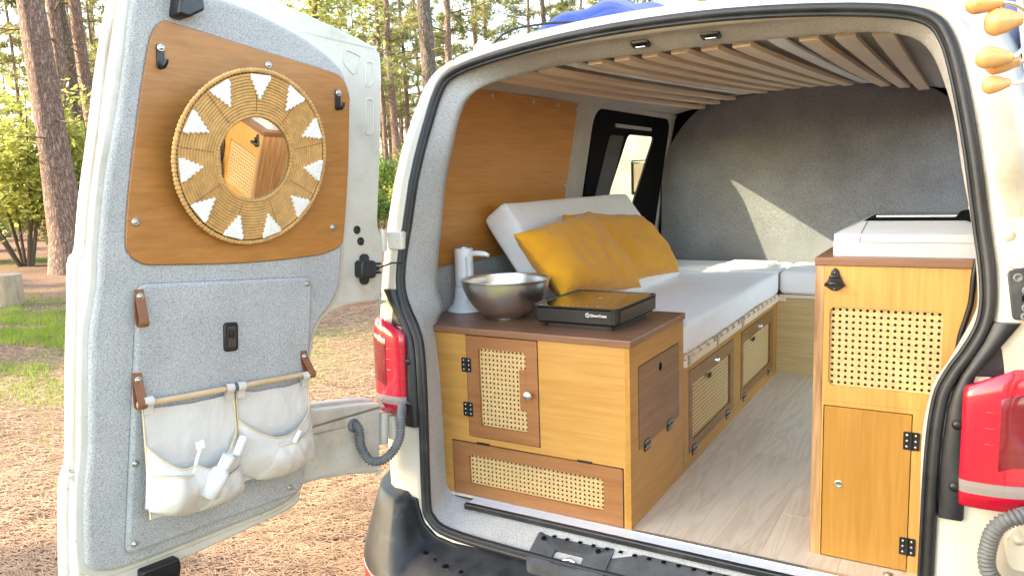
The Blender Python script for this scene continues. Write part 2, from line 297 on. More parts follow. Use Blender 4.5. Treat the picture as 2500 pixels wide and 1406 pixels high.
# ---------------------------------------------------------------- mesh helpers
class MB:
    """collects shapes in world space; build() links them as one mesh object"""
    def __init__(s): s.v = []; s.f = []; s.sm = []
    def add(s, vs, fs, smooth=False):
        o = len(s.v); s.v += [tuple(v) for v in vs]; s.f += [tuple(i + o for i in f) for f in fs]; s.sm += [smooth] * len(fs); return s
    def box(s, lo, hi, bev=0.0, mat=None, seg=2):
        bm = bmesh.new(); bmesh.ops.create_cube(bm, size=1)
        for v in bm.verts: v.co = Vector([lo[i] + (v.co[i] + .5) * (hi[i] - lo[i]) for i in range(3)])
        if bev: bmesh.ops.bevel(bm, geom=bm.edges[:], offset=bev, segments=seg, affect='EDGES', profile=.5)
        bm.verts.index_update()
        vs = [(mat @ v.co) if mat else v.co.copy() for v in bm.verts]
        fs = [[v.index for v in f.verts] for f in bm.faces]; bm.free(); return s.add(vs, fs)
    def tube(s, pts, r, n=10, closed=False, cap=True, rz=None):
        pts = [Vector(p) for p in pts]; m = len(pts); vs = []; fs = []
        rad = r if isinstance(r, (list, tuple)) else [r] * m
        prev = None
        for i, p in enumerate(pts):
            a = pts[(i - 1) % m] if (closed or i) else p; b = pts[(i + 1) % m] if (closed or i < m - 1) else p
            t = (b - a).normalized() if (b - a).length > 1e-9 else Vector((0, 0, 1))
            if prev is None:
                u = t.orthogonal().normalized()
            else:
                u = prev - t * prev.dot(t)
                u = u.normalized() if u.length > 1e-6 else t.orthogonal().normalized()
            prev = u; w = t.cross(u)
            for k in range(n):
                an = 2 * math.pi * k / n; vs.append(p + (u * math.cos(an) + w * math.sin(an)) * rad[i])
        lim = m if closed else m - 1
        for i in range(lim):
            for k in range(n):
                a = i * n + k; b = i * n + (k + 1) % n; c = ((i + 1) % m) * n + (k + 1) % n; d = ((i + 1) % m) * n + k
                fs.append((a, b, c, d))
        s.add(vs, fs, True)
        if cap and not closed:
            s.add(vs[:n], [tuple(range(n))[::-1]]); s.add(vs[-n:], [tuple(range(n))])
        return s
    def lathe(s, prof, org, axis=(0, 0, 1), n=24, smooth=True):
        ax = Vector(axis).normalized(); u = ax.orthogonal().normalized(); w = ax.cross(u); org = Vector(org); vs = []; fs = []
        for r, h in prof:
            for k in range(n):
                an = 2 * math.pi * k / n; vs.append(org + ax * h + (u * math.cos(an) + w * math.sin(an)) * r)
        for i in range(len(prof) - 1):
            for k in range(n):
                fs.append((i * n + k, i * n + (k + 1) % n, (i + 1) * n + (k + 1) % n, (i + 1) * n + k))
        return s.add(vs, fs, smooth)
    def prism(s, poly, fr, w0, w1, bev=0.0):
        """closed 2D outline (a, b) lifted by fr(a, b, w) between depths w0 < w1; bev rounds the w1 rim"""
        n = len(poly); ar = sum(poly[i][0] * poly[(i + 1) % n][1] - poly[(i + 1) % n][0] * poly[i][1] for i in range(n))
        rings = [(0, w0)]
        if bev:
            for k in range(4): an = math.pi / 2 * k / 3; rings.append((bev * (1 - math.cos(an)), w1 - bev + bev * math.sin(an)))
        else: rings.append((0, w1))
        vs = []; fs = []
        for ins, w in rings:
            pl = inset(poly, ins) if ins else poly
            vs += [fr(a, b, w) for a, b in pl]
        for j in range(len(rings) - 1):
            for i in range(n):
                q = (j * n + i, j * n + (i + 1) % n, (j + 1) * n + (i + 1) % n, (j + 1) * n + i)
                fs.append(q)
        s.add(vs, fs, bool(bev))
        top = vs[-n:]; bot = vs[:n]
        tri = tessellate_polygon([[Vector((a, b, 0)) for a, b in poly]])
        s.add(top, tri); s.add(bot, [t[::-1] for t in tri])
        return s
    def ring(s, outer, inner, fr, w0, w1, cham=0.0):
        """a flat frame between two outlines with the same number of points"""
        n = len(outer); vs = [fr(a, b, w1) for a, b in outer] + [fr(a, b, w1) for a, b in inner] + [fr(a, b, w0) for a, b in outer] + [fr(a, b, w0) for a, b in inner]
        fs = []
        for i in range(n):
            j = (i + 1) % n
            fs += [(i, j, n + j, n + i), (2 * n + i, 3 * n + i, 3 * n + j, 2 * n + j), (i, 2 * n + i, 2 * n + j, j), (n + i, n + j, 3 * n + j, 3 * n + i)]
        return s.add(vs, fs)
    def build(s, name, mat, parent=None, weld=False, auto=None):
        off = parent_world(parent) if parent else None
        inv = off.inverted() if off else None
        vs = [inv @ Vector(v) for v in s.v] if inv else s.v
        me = bpy.data.meshes.new(name); me.from_pydata(vs, [], s.f)
        me.polygons.foreach_set('use_smooth', s.sm)
        me.validate(); me.update()
        if weld or True:
            bm = bmesh.new(); bm.from_mesh(me)
            if weld: bmesh.ops.remove_doubles(bm, verts=bm.verts, dist=1e-5)
            bmesh.ops.recalc_face_normals(bm, faces=bm.faces); bm.to_mesh(me); bm.free()
        o = bpy.data.objects.new(name, me); COL.objects.link(o); me.materials.append(M[mat] if isinstance(mat, str) else mat)
        if parent: o.parent = parent
        return o

def parent_world(o):
    m = Matrix.Identity(4)
    while o:
        m = o.matrix_basis @ m; o = o.parent
    return m

def inset(poly, d):
    """move every corner of a closed outline inwards by d (either winding)"""
    n = len(poly); ar = sum(poly[i][0] * poly[(i + 1) % n][1] - poly[(i + 1) % n][0] * poly[i][1] for i in range(n)); sg = 1 if ar > 0 else -1
    out = []
    for i in range(n):
        p = Vector(poly[i - 1]); c = Vector(poly[i]); q = Vector(poly[(i + 1) % n])
        e1 = (c - p); e2 = (q - c)
        if e1.length < 1e-9 or e2.length < 1e-9: out.append(tuple(c)); continue
        e1.normalize(); e2.normalize(); n1 = Vector((-e1.y, e1.x)) * sg; n2 = Vector((-e2.y, e2.x)) * sg
        b = n1 + n2
        b = n1 if b.length < 1e-6 else b.normalized()
        out.append(tuple(c + b * d / max(.35, b.dot(n1))))
    return out

def catmull(pts, k=6, closed=True):
    """Catmull-Rom through tuples of any dimension"""
    n = len(pts); out = []; rng = n if closed else n - 1
    for i in range(rng):
        g = lambda j: pts[j % n] if closed else pts[max(0, min(n - 1, j))]
        p0, p1, p2, p3 = g(i - 1), g(i), g(i + 1), g(i + 2)
        for j in range(k):
            t = j / k
            out.append(tuple(.5 * (2 * b + (c - a) * t + (2 * a - 5 * b + 4 * c - d) * t * t + (-a + 3 * b - 3 * c + d) * t ** 3) for a, b, c, d in zip(p0, p1, p2, p3)))
    if not closed: out.append(tuple(pts[-1]))
    return out

def rrect(x0, y0, x1, y1, r, seg=4):
    o = []
    for cx, cy, a0 in ((x1 - r, y0 + r, -90), (x1 - r, y1 - r, 0), (x0 + r, y1 - r, 90), (x0 + r, y0 + r, 180)):
        for k in range(seg + 1):
            a = R(a0 + 90 * k / seg); o.append((cx + r * math.cos(a), cy + r * math.sin(a)))
    return o

def roundpoly(pts, r, seg=4):
    n = len(pts); o = []
    for i in range(n):
        p = Vector(pts[i - 1]); c = Vector(pts[i]); q = Vector(pts[(i + 1) % n])
        a = (p - c); b = (q - c); rr = min(r, a.length * .45, b.length * .45); a = c + a.normalized() * rr; b = c + b.normalized() * rr
        for k in range(seg + 1):
            t = k / seg; o.append(tuple(a * (1 - t) ** 2 + c * 2 * t * (1 - t) + b * t * t))
    return o

FX = lambda x: (lambda a, b, w: (x + w, a, b))          # plane x = const, (y, z), w towards +x
FY = lambda y: (lambda a, b, w: (a, y - w, b))          # plane y = const, (x, z), w towards the viewer (-y)
FZ = lambda z: (lambda a, b, w: (a, b, z + w))

def thing(name, label, cat, loc=(0, 0, 0), group=None):
    o = bpy.data.objects.new(name, None); COL.objects.link(o); o.location = loc; o.empty_display_size = .1
    return tag(o, label, cat, group)
def tag(o, label, cat, group=None):
    o['label'] = label; o['category'] = cat
    if group: o['group'] = group
    return o
def kind(o, k, label=None):
    o['kind'] = k
    if label: o['label'] = label
    return o

def cane(x0, z0, x1, z1, fr, pitch, hole=.24):
    """woven cane sheet: square cells, each with a real eight-sided hole; strands stand proud between"""
    nx = max(1, round((x1 - x0) / pitch)); nz = max(1, round((z1 - z0) / pitch)); px = (x1 - x0) / nx; pz = (z1 - z0) / nz
    mb = MB(); vs = []; fs = []
    sq = [(-.5, -.5), (0, -.5), (.5, -.5), (.5, 0), (.5, .5), (0, .5), (-.5, .5), (-.5, 0)]
    oc = [(hole * math.cos(R(225 + 45 * k)), hole * math.sin(R(225 + 45 * k))) for k in range(8)]
    for i in range(nx):
        for j in range(nz):
            cx = x0 + (i + .5) * px; cz = z0 + (j + .5) * pz; o = len(vs)
            for k, (a, b) in enumerate(sq): vs.append(fr(cx + a * px, cz + b * pz, .0012 if k % 2 else 0))
            for a, b in oc: vs.append(fr(cx + a * px, cz + b * pz, .0005))
            for k in range(8): fs.append((o + k, o + (k + 1) % 8, o + 8 + (k + 1) % 8, o + 8 + k))
    return mb.add(vs, fs)

def screw(parent, p, nrm, r=.0085, washer=True, name='screw', mat='zinc'):
    mb = MB(); nrm = Vector(nrm).normalized()
    if washer: mb.lathe([(0, .0), (r * 1.0, 0), (r * 1.0, .002), (r * .62, .0028), (r * .55, .0022)], p, nrm, 18)
    mb.lathe([(r * .58, .002), (r * .5, .0045), (r * .28, .006), (0, .0062)], p, nrm, 14)
    return mb.build(name, mat, parent)

def hinge(parent, fr, a, b, w=.036, h=.046, vertical=True, wl=.002):
    """small black butt hinge: two leaves, a knuckle and screws"""
    mb = MB()
    if vertical:
        for s in (-1, 1):
            q = rrect(a + (0.002 if s > 0 else -w / 2), b - h / 2, a + (w / 2 if s > 0 else -.002), b + h / 2, .003, 2)
            mb.prism(q, fr, 0, wl)
        mb.tube([fr(a, b - h / 2, wl), fr(a, b + h / 2, wl)], .0035, 8)
    else:
        for s in (-1, 1):
            q = rrect(a - h / 2, b + (0.002 if s > 0 else -w / 2), a + h / 2, b + (w / 2 if s > 0 else -.002), .003, 2)
            mb.prism(q, fr, 0, wl)
        mb.tube([fr(a - h / 2, b, wl), fr(a + h / 2, b, wl)], .0035, 8)
    o = mb.build('hinge', 'black', parent)
    n = (Vector(fr(a, b, 1)) - Vector(fr(a, b, 0))).normalized(); s2 = MB()
    for i in (-1, 1):
        for j in (-.32, 0, .32):
            da, db = (i * w * .27, j * h) if vertical else (j * h, i * w * .27)
            s2.lathe([(.0032, 0), (.0026, .001), (0, .0013)], fr(a + da, b + db, wl), n, 8)
    s2.build('hinge_screws', 'zinc', o if parent.parent is None else parent)
    return o

# ================================================================ THE GROUND
gm = MB(); NX = 90
xs = [-160 + 320 * i / NX for i in range(NX + 1)]
fine = sorted(set([round(-14 + .28 * i, 3) for i in range(62)] + [round(x, 3) for x in xs if x < -14 or x > 3.5]))
finey = sorted(set([round(-4 + .28 * i, 3) for i in range(50)] + [round(x, 3) for x in xs if x < -4 or x > 10.2]))
gv = []
for y in finey:
    for x in fine:
        z = GZ + .035 * noise.noise((x * .6, y * .6, 0)) + .015 * noise.noise((x * 2.1, y * 2.1, 3))
        gv.append((x, y, z))
w_ = len(fine)
gf = [(j * w_ + i, j * w_ + i + 1, (j + 1) * w_ + i + 1, (j + 1) * w_ + i) for j in range(len(finey) - 1) for i in range(w_ - 1)]
ground = kind(gm.add(gv, gf, True).build('ground', 'ground'), 'structure', 'forest floor covered in dry brown pine needles')

# ================================================================ THE VAN
van = thing('camper_van', 'cream-white camper van with its rear barn doors open, lined with grey felt inside', 'van', (XC, 1.5, GZ))

def yr(z):          # depth of the rear face at height z
    zs = [-.6, -.06, .016, .223, .447, .659, .785, .882, 1.021, 1.11, 1.205, 1.281, 1.342, 1.5]
    ys = [-.15, -.153, -.152, -.144, -.134, -.116, -.098, -.084, -.066, -.046, -.020, -.002, .010, .014]
    for i in range(len(zs) - 1):
        if z <= zs[i + 1]:
            t = (z - zs[i]) / (zs[i + 1] - zs[i]); return ys[i] + (ys[i + 1] - ys[i]) * max(0, t)
    return ys[-1]
OPEN = [(0, -.062), (.34, -.061), (.60, -.05), (.665, -.02), (.677, .03), (.679, .22), (.681, .40), (.691, .52), (.712, .58), (.740, .63), (.762, .68), (.769, .73), (.764, .80), (.751, .882), (.73, 1.02), (.714, 1.11), (.694, 1.205), (.672, 1.28), (.64, 1.325), (.56, 1.352), (.40, 1.376), (.2, 1.393), (0, 1.398)]
INR = [(0, -.012, -.045), (.36, -.012, -.045), (.64, -.012, -.03), (.675, .02, .02), (.672, .08, .03), (.668, .22, .05), (.668, .40, .05), (.685, .505, .05), (.712, .56, .05), (.738, .62, .05), (.758, .67, .05), (.766, .71, .05), (.757, .812, .05), (.744, .90, .05), (.722, 1.01, .05), (.703, 1.12, .06), (.68, 1.20, .08), (.65, 1.27, .09), (.61, 1.31, .10), (.53, 1.335, .12), (.38, 1.347, .14), (.2, 1.352, .14), (0, 1.352, .14)]
INL = [(0, -.012, -.045), (.36, -.012, -.045), (.64, -.012, -.02), (.708, .005, .0), (.719, .04, .0), (.721, .17, .0), (.725, .38, .0), (.735, .50, .0), (.742, .56, .01), (.732, .608, .03), (.745, .66, .03), (.749, .70, .03), (.740, .78, .03), (.721, .874, .03), (.695, 1.018, .03), (.661, 1.126, .03), (.635, 1.203, .03), (.60, 1.262, .03), (.56, 1.295, .05), (.51, 1.315, .08), (.38, 1.345, .14), (.2, 1.352, .14), (0, 1.352, .14)]
OUT = [(0, -.34), (.5, -.34), (.83, -.33), (.885, -.25), (.893, -.1), (.902, .12), (.915, .36), (.925, .50), (.932, .57), (.928, .63), (.924, .68), (.920, .73), (.910, .82), (.897, .92), (.878, 1.04), (.858, 1.14), (.838, 1.22), (.815, 1.29), (.775, 1.36), (.70, 1.405), (.50, 1.437), (.24, 1.456), (0, 1.46)]
def full(right, left):
    r = [(XC + p[0],) + tuple(p[1:]) for p in right]; l = [(XC - p[0],) + tuple(p[1:]) for p in left]
    return r + l[-2:0:-1]
K = 4
open2 = catmull(full(OPEN, OPEN), K); inn3 = catmull(full(INR, INL), K); out2 = catmull(full(OUT, OUT), K)
NR = len(open2)
def rings_mesh(rings, closed_v=False, skip=None):
    vs = [p for r in rings for p in r]; n = len(rings[0]); fs = []
    for j in range(len(rings) - 1):
        for i in range(n):
            if skip and skip(j, i): continue
            fs.append((j * n + i, j * n + (i + 1) % n, (j + 1) * n + (i + 1) % n, (j + 1) * n + i))
    return vs, fs
def open_ring(o, dy):
    pl = inset(open2, -o) if o else open2
    return [(x, yr(z0) + dy, z) for (x, z), (_, z0) in zip(pl, open2)]
# rubber door seal
prof = [(.001, .012), (-.003, .004), (-.003, -.004), (.0, -.008), (.003, -.008), (.0046, -.004), (.0062, -.0035), (.008, -.008), (.0115, -.0115), (.017, -.0125), (.0225, -.011), (.027, -.006), (.029, .009)]
vs, fs = rings_mesh([open_ring(o, d) for o, d in prof])
MB().add(vs, fs, True).build('door_seal', 'rubber', van)
# felt jamb lining
def lerp_ring(a, b, t, push=0): return [tuple(p + (q - p) * t for p, q in zip(u, v)) for u, v in zip(a, b)]
r0 = open_ring(.002, .012); r9 = [(x, y, z) for x, z, y in inn3]
rr = [r0, lerp_ring(r0, r9, .30), lerp_ring(r0, r9, .75), lerp_ring(r0, r9, .94), [(XC + (x - XC) * 1.008, y + .022, z + (.008 if z > .9 else 0)) for x, y, z in r9], [(XC + (x - XC) * 1.05, y + .03, z + (.03 if z > .9 else -.01)) for x, y, z in r9]]
vs, fs = rings_mesh(rr)
MB().add(vs, fs, True).build('jamb_lining', 'felt', van)
# outer body
def out_ring(d, dy=None, y=None):
    pl = inset(out2, d) if d else out2
    return [(x, (yr(max(-.2, min(1.42, z0))) + dy) if y is None else y, z) for (x, z), (_, z0) in zip(pl, open2)]
body = [open_ring(.026, .012), open_ring(.032, .004), open_ring(.050, .0)]
b3 = out_ring(.075, .006); body.append(lerp_ring(body[-1], b3, .5)); body += [b3, out_ring(.045, .024), out_ring(.018, .065), out_ring(.004, .13), out_ring(0, y=.3), out_ring(0, y=.9), out_ring(0, y=1.36), out_ring(0, y=2.38), out_ring(0, y=3.3)]
cx_ = lambda: None
i_hi = (2 * 22 - 17) * K; i_lo = (2 * 22 - 11) * K       # left side, window band
vs, fs = rings_mesh(body, skip=lambda j, i: (j == len(body) - 3 and i_hi <= i < i_lo) or (j in (len(body) - 3, len(body) - 4) and 4 * K <= i < 17 * K))   # side window; open sliding door
o = MB().add(vs, fs, True); o.add(body[-1], [tuple(range(NR))]); o.build('body_shell', 'paint', van)

# --- bumper
def bumper():
    path = [(-.885, .42), (-.89, .25), (-.892, .08), (-.862, -.03), (-.815, -.105), (-.755, -.145), (-.69, -.157), (-.60, -.16), (-.42, -.163), (-.18, -.165), (0.06, -.165)]
    path = path + [(2 * XC - x, y) for x, y in path[-2::-1]]
    path = catmull(path, 5, False); n = len(path); rings = []
    for i, (x, y) in enumerate(path):
        a = Vector(path[max(0, i - 1)]); b = Vector(path[min(n - 1, i + 1)]); t = (b - a).normalized(); nr = Vector((t.y, -t.x))
        dx = abs(x - XC); s = .42 if dx > .93 else .42 + .58 * min(1, max(0, (.93 - dx) / .22))
        e = min(1, max(0, (dx - .700) / .06)); e = e * e * (3 - 2 * e); zt = -.112 + .155 * e
        g = min(1, max(0, (dx - .66) / .20)); g = g * g * (3 - 2 * g)
        rear = [(.035, zt - .004), (.065, zt - .010), (.092, zt - .030), (.122, -.168), (.152, -.200), (.176, -.240), (.172, -.247), (.172, -.262), (.178, -.268), (.168, -.33), (.12, -.43), (-.02, -.46)]
        corn = [(.045, zt - .004), (.060, zt - .012), (.085, zt - .055), (.150, -.130), (.168, -.175), (.166, -.225), (.160, -.232), (.160, -.25), (.165, -.256), (.150, -.33), (.10, -.43), (-.02, -.46)]
        pr = [(-.03, zt + .032 * (1 - e) + .002), (-.004, zt + .016 * (1 - e))] + [tuple(a + (b - a) * (e if k < 3 else g) for a, b in zip(p, q)) for k, (p, q) in enumerate(zip(rear, corn))]
        rings.append([(x + nr.x * o * (s if o > .0 else 1), y + nr.y * o * (s if o > 0 else 1), z) for o, z in pr])
    m = len(rings[0]); vs = [p for r in rings for p in r]
    fs = [(i * m + j, i * m + j + 1, (i + 1) * m + j + 1, (i + 1) * m + j) for i in range(n - 1) for j in range(m - 1)]
    return MB().add(vs, fs, True), path, rings
bm_, bpath, brings = bumper()
bump = bm_.build('bumper', 'bumper', van)
# red reflector strip let into the bumper, left corner
ref = []
for r in brings:
    if -.86 < r[0][0] < -.42: ref.append(r)
vs = []; fs = []
for r in ref:
    a = Vector(r[6]); b = Vector(r[7]).lerp(Vector(r[6]), -.15)
    nrm = (Vector((a.x, a.y, 0)) - Vector((r[0][0], r[0][1], 0))).normalized()
    for t, w in ((.10, -.001), (.14, .003), (.80, .003), (.86, -.001)): vs.append(tuple(a.lerp(b, t) + nrm * w))
for i in range(len(ref) - 1):
    for j in range(3): fs.append((i * 4 + j, i * 4 + j + 1, (i + 1) * 4 + j + 1, (i + 1) * 4 + j))
MB().add(vs, fs, True).build('reflector', 'reflector', bump)
# parking sensor
sb = [r for r in brings if r[0][0] > -.80][0]
MB().lathe([(.012, 0), (.012, .004), (.009, .005), (0, .005)], Vector(sb[5]).lerp(Vector(sb[6]), .45), (sb[7][0] - sb[0][0], sb[7][1] - sb[0][1], .1), 16).build('parking_sensor', 'trim', bump)

# --- tail lamps
def tail_lamp(side):
    sx = lambda x: XC + side * (x - XC)
    # plan: rear face from the inner edge, rounding the corner to the flank.   (x, y) for the right side
    plan = [(.804, -.120), (.805, -.152), (.810, -.161), (.822, -.166), (.86, -.168), (.90, -.163), (.938, -.145), (.965, -.10), (.980, -.03), (.985, .05), (.975, .06)]
    plan = catmull(plan, 3, False)
    zs = [(.298, .93), (.303, .985), (.332, 1.0), (.345, 1.0), (.356, 1.0), (.358, 1.0), (.45, 1.0), (.53, 1.0), (.56, .995), (.578, .985), (.592, .96), (.598, .90)]
    cx, cy = .85, -.02
    def ring(z, s, i0=0, z_tilt=True):
        o = []
        for x, y in plan:
            X = cx + (x - cx) * s; Y = cy + (y - cy) * s
            inner = max(0, min(1, (.90 - x) / .1)); zz = z - (.045 * inner if z > .5 else 0) * max(0, (z - .5) / .1)
            o.append((sx(X), Y + .035 * (zz - .3), zz))
        return o
    lamp = MB(); rings = [ring(z, s) for z, s in zs]; m = len(plan)
    def band(j0, j1, mat, name, par):
        vs = [p for r in rings[j0:j1 + 1] for p in r]; fs = [(j * m + i, j * m + i + 1, (j + 1) * m + i + 1, (j + 1) * m + i) for j in range(j1 - j0) for i in range(m - 1)]
        b = MB().add(vs, fs, True); return b
    b = band(0, 2, None, None, None); up = band(5, 11, None, None, None); b.add(up.v, up.f, True)
    top = rings[-1]; b.add(top + [(sx(.80), -.04, .60), (sx(.93), .03, .60)], [tuple(range(m)) + (m + 1, m)])
    bot = rings[0]; b.add(bot + [(sx(.80), -.04, .30), (sx(.93), .03, .30)], [tuple(range(m)) + (m + 1, m)])
    l = b.build('tail_lamp', 'red_lens', van)
    band(2, 5, None, None, None).build('reversing_lens', 'clear_lens', l)
    # inner reflector bars behind the lens show as proud ribs
    rb = MB()
    for k in range(3):
        z = .435 + k * .034
        pts = [(sx(.845 + .006 * q), -.1690 + .001 * abs(q - 2), z + .006) for q in range(5)]
        rb.tube([(p[0], p[1] + .035 * (z - .3) + .0012, p[2]) for p in pts], .0018, 6)
    kind(rb.build('lens_rib', 'reflector', l), 'stuff')
    # darker inner chamber showing through the outer half of the lens
    dz = [.395, .40, .46, .52, .545, .55]; dp = [q for q in plan if .872 < q[0] < .975]; vs = []
    for z in dz:
        for x, y in dp:
            k_ = 1.012 if dz[0] < z < dz[-1] else .995
            X = cx + (x - cx) * k_; Y = cy + (y - cy) * k_; vs.append((sx(X), Y + .035 * (z - .3), z - .02 * max(0, (.90 - x) / .05)))
    q_ = len(dp); MB().add(vs, [(j * q_ + i, j * q_ + i + 1, (j + 1) * q_ + i + 1, (j + 1) * q_ + i) for j in range(len(dz) - 1) for i in range(q_ - 1)], True).build('lens_chamber', 'dark_lens', l)
    # black filler under the seal corner
    MB().prism(roundpoly([(sx(XC + a), b) for a, b in ((.55, -.16), (.80, -.16), (.80, .030), (.722, .030), (.718, 0), (.700, -.048), (.655, -.082), (.55, -.098))], .008, 3), lambda a, b, w: (a, yr(b) - w, b), -.01, .008, .003).build('corner_trim', 'trim', van)
    # black trim between seal and lamp
    t = MB(); vs = []
    zz = [.262, .30, .35, .42, .50, .54, .575, .61, .65, .69]
    hw = lambda z: [q for q in [(1 if False else None)] if q] or None
    def seal_x(z):
        for i in range(4, 12):
            (x0, z0), (x1, z1) = OPEN[i], OPEN[i + 1]
            if z0 <= z <= z1: return x0 + (x1 - x0) * (z - z0) / (z1 - z0)
        return .679
    rows = []
    for z in zz:
        a = seal_x(z) + .028; e = .760 if z < .56 else .760 + (z - .56) * .65
        e = max(e, a + .012)
        y = yr(z)
        rows.append([(sx(XC + a), y + .012, z), (sx(XC + a + .004), y - .012, z), (sx(XC + (a + e) / 2), y - .013, z), (sx(XC + e - .006), y - .012, z), (sx(XC + e), y + .01, z)])
    for r in rows: vs += r
    fs = [(j * 5 + i, j * 5 + i + 1, (j + 1) * 5 + i + 1, (j + 1) * 5 + i) for j in range(len(zz) - 1) for i in range(4)]
    t.add(vs, fs, True); t.add(rows[0], [(0, 1, 2, 3, 4)]); t.add(rows[-1], [(0, 1, 2, 3, 4)])
    tr = t.build('lamp_trim', 'trim', van)
    for z in (.47, .335): MB().lathe([(.011, 0), (.010, .004), (.004, .006), (0, .006)], (sx(XC + .738), yr(z) - .012, z), (0, -1, 0), 14).build('trim_bolt', 'black', tr)
    return l
tail_lamp(1); tail_lamp(-1)
# black cowl above each lamp
for side in (1, -1):
    sx = lambda x: XC + side * (x - XC)
    q = [(.806, .575), (.830, .625), (.856, .672), (.905, .676), (.955, .672), (.962, .59), (.93, .575)]
    MB().prism(roundpoly([(sx(a), b) for a, b in q], .012, 3), lambda a, b, w: (a, yr(b) - w + (abs(a - XC) - .75) * .25, b), -.02, .012, .004).build('lamp_cowl', 'trim', van)

# --- hinge bracket plates and lock plate on the right pillar
hx = [(.845, .87), (.868, .905), (.925, .905), (.955, .87), (.925, .80), (.872, .80)]
hp = MB().prism(roundpoly([(a, b) for a, b in hx], .014, 4), lambda a, b, w: (a, yr(b) - w + .006, b), -.01, .010, .004).build('hinge_plate', 'paint', van)
for a, b in ((.872, .868), (.905, .822), (.912, .885)): MB().lathe([(.012, 0), (.012, .003), (.008, .004), (.006, .009), (0, .010)], (a, yr(b) - .004, b), (0, -1, 0), 16).build('bolt', 'paint', hp)
lp = MB().prism(roundpoly([(.872, .795), (.95, .82), (.95, .70), (.886, .697)], .008, 3), lambda a, b, w: (a, yr(b) - w + .006, b), -.01, .012, .003).build('lock_plate', 'trim', van)
for a, b in ((.892, .783), (.908, .758), (.909, .723), (.908, .705)): MB().lathe([(.009, 0), (.009, .003), (.0055, .004), (.0045, .001), (0, .001)], (a, yr(b) - .006, b), (0, -1, 0), 14).build('bolt', 'hose', lp)
MB().box((.90, yr(.74) - .0085, .735), (.945, yr(.74) - .004, .748), .002).build('slot', 'void', lp)
hp2 = MB().prism(roundpoly([(.890, .235), (.915, .275), (.95, .28), (.95, .17), (.905, .17)], .014, 4), lambda a, b, w: (a, yr(b) - w + .01, b), -.01, .012, .004).build('hinge_plate', 'paint', van)
MB().lathe([(.012, 0), (.012, .003), (.008, .004), (.006, .009), (0, .010)], (.918, yr(.24) - .002, .24), (0, -1, 0), 16).build('bolt', 'paint', hp2)
hp3 = MB().prism(roundpoly([(-.765, .325), (-.735, .30), (-.715, .255), (-.74, .215), (-.775, .22), (-.79, .27)], .012, 4), lambda a, b, w: (a, yr(b) - w + .012, b), -.01, .010, .004).build('hinge_plate', 'paint', van)
for a, b in ((-.738, .262), (-.756, .238)): MB().lathe([(.009, 0), (.009, .003), (0, .004)], (a, yr(b) + .001, b), (0, -1, 0), 14).build('bolt', 'zinc', hp3)
# rear-side corrugated cable hoses
def hose(pts, r, name='cable_hose', par=van, pitch=.0085):
    P = catmull(pts, 24, False); V = [Vector(p) for p in P]; L = [0]
    for i in range(1, len(V)): L.append(L[-1] + (V[i] - V[i - 1]).length)
    n = int(L[-1] / pitch * 4); Q = []; rad = []
    for k in range(n + 1):
        s = L[-1] * k / n; i = 0
        while i < len(L) - 2 and L[i + 1] < s: i += 1
        t = (s - L[i]) / max(1e-9, L[i + 1] - L[i]); Q.append(V[i].lerp(V[i + 1], min(1, t))); rad.append(r * (1.0 if k % 4 in (0, 1) else .80))
    return MB().tube(Q, rad, 14).build(name, 'hose', par)
hose([(-.772, -.297, .300), (-.752, -.302, .285), (-.748, -.302, .235), (-.722, -.29, .19), (-.68, -.265, .20), (-.655, -.235, .25), (-.668, -.205, .305), (-.69, -.17, .33)], .0145)
hose([(.96, -.13, .30), (.92, -.19, .312), (.878, -.205, .288), (.862, -.205, .235), (.866, -.205, .185), (.90, -.20, .14)], .017)

# --- threshold: white sill plate, black strip, striker housing
MB().box((XC - .60, -.048, -.016), (XC + .66, -.002, -.001), .002).build('sill_plate', 'white_paint_metal', van)
MB().box((-.545, -.068, -.018), (.70, -.050, .001), .004).build('sill_strip', 'trim', van)
MB().box((0.0, -.012, -.010), (.66, .004, .003), .001).build('floor_edge_profile', 'alu', van)
sp = roundpoly([(-.262, -.108), (-.238, -.068), (-.20, -.068), (.32, -.068), (.358, -.068), (.382, -.108), (.37, -.185), (.33, -.192), (-.21, -.192), (-.25, -.185)], .01, 3)
def spz(x, y): return -.028 - max(0, (-.10 - y)) * .62
hb = MB(); hole = rrect(-.187, -.165, -.095, -.122, .008, 3)
n_ = len(hole)
def resample(poly, n):
    L = [0]
    for i in range(len(poly)): L.append(L[-1] + (Vector(poly[i]) - Vector(poly[(i + 1) % len(poly)])).length)
    o = []
    for k in range(n):
        s = L[-1] * k / n; i = 0
        while i < len(poly) - 1 and L[i + 1] < s: i += 1
        t = (s - L[i]) / max(1e-9, L[i + 1] - L[i]); o.append(tuple(Vector(poly[i]).lerp(Vector(poly[(i + 1) % len(poly)]), t)))
    return o
frs = lambda a, b, w: (a, b, spz(a, b) + w)
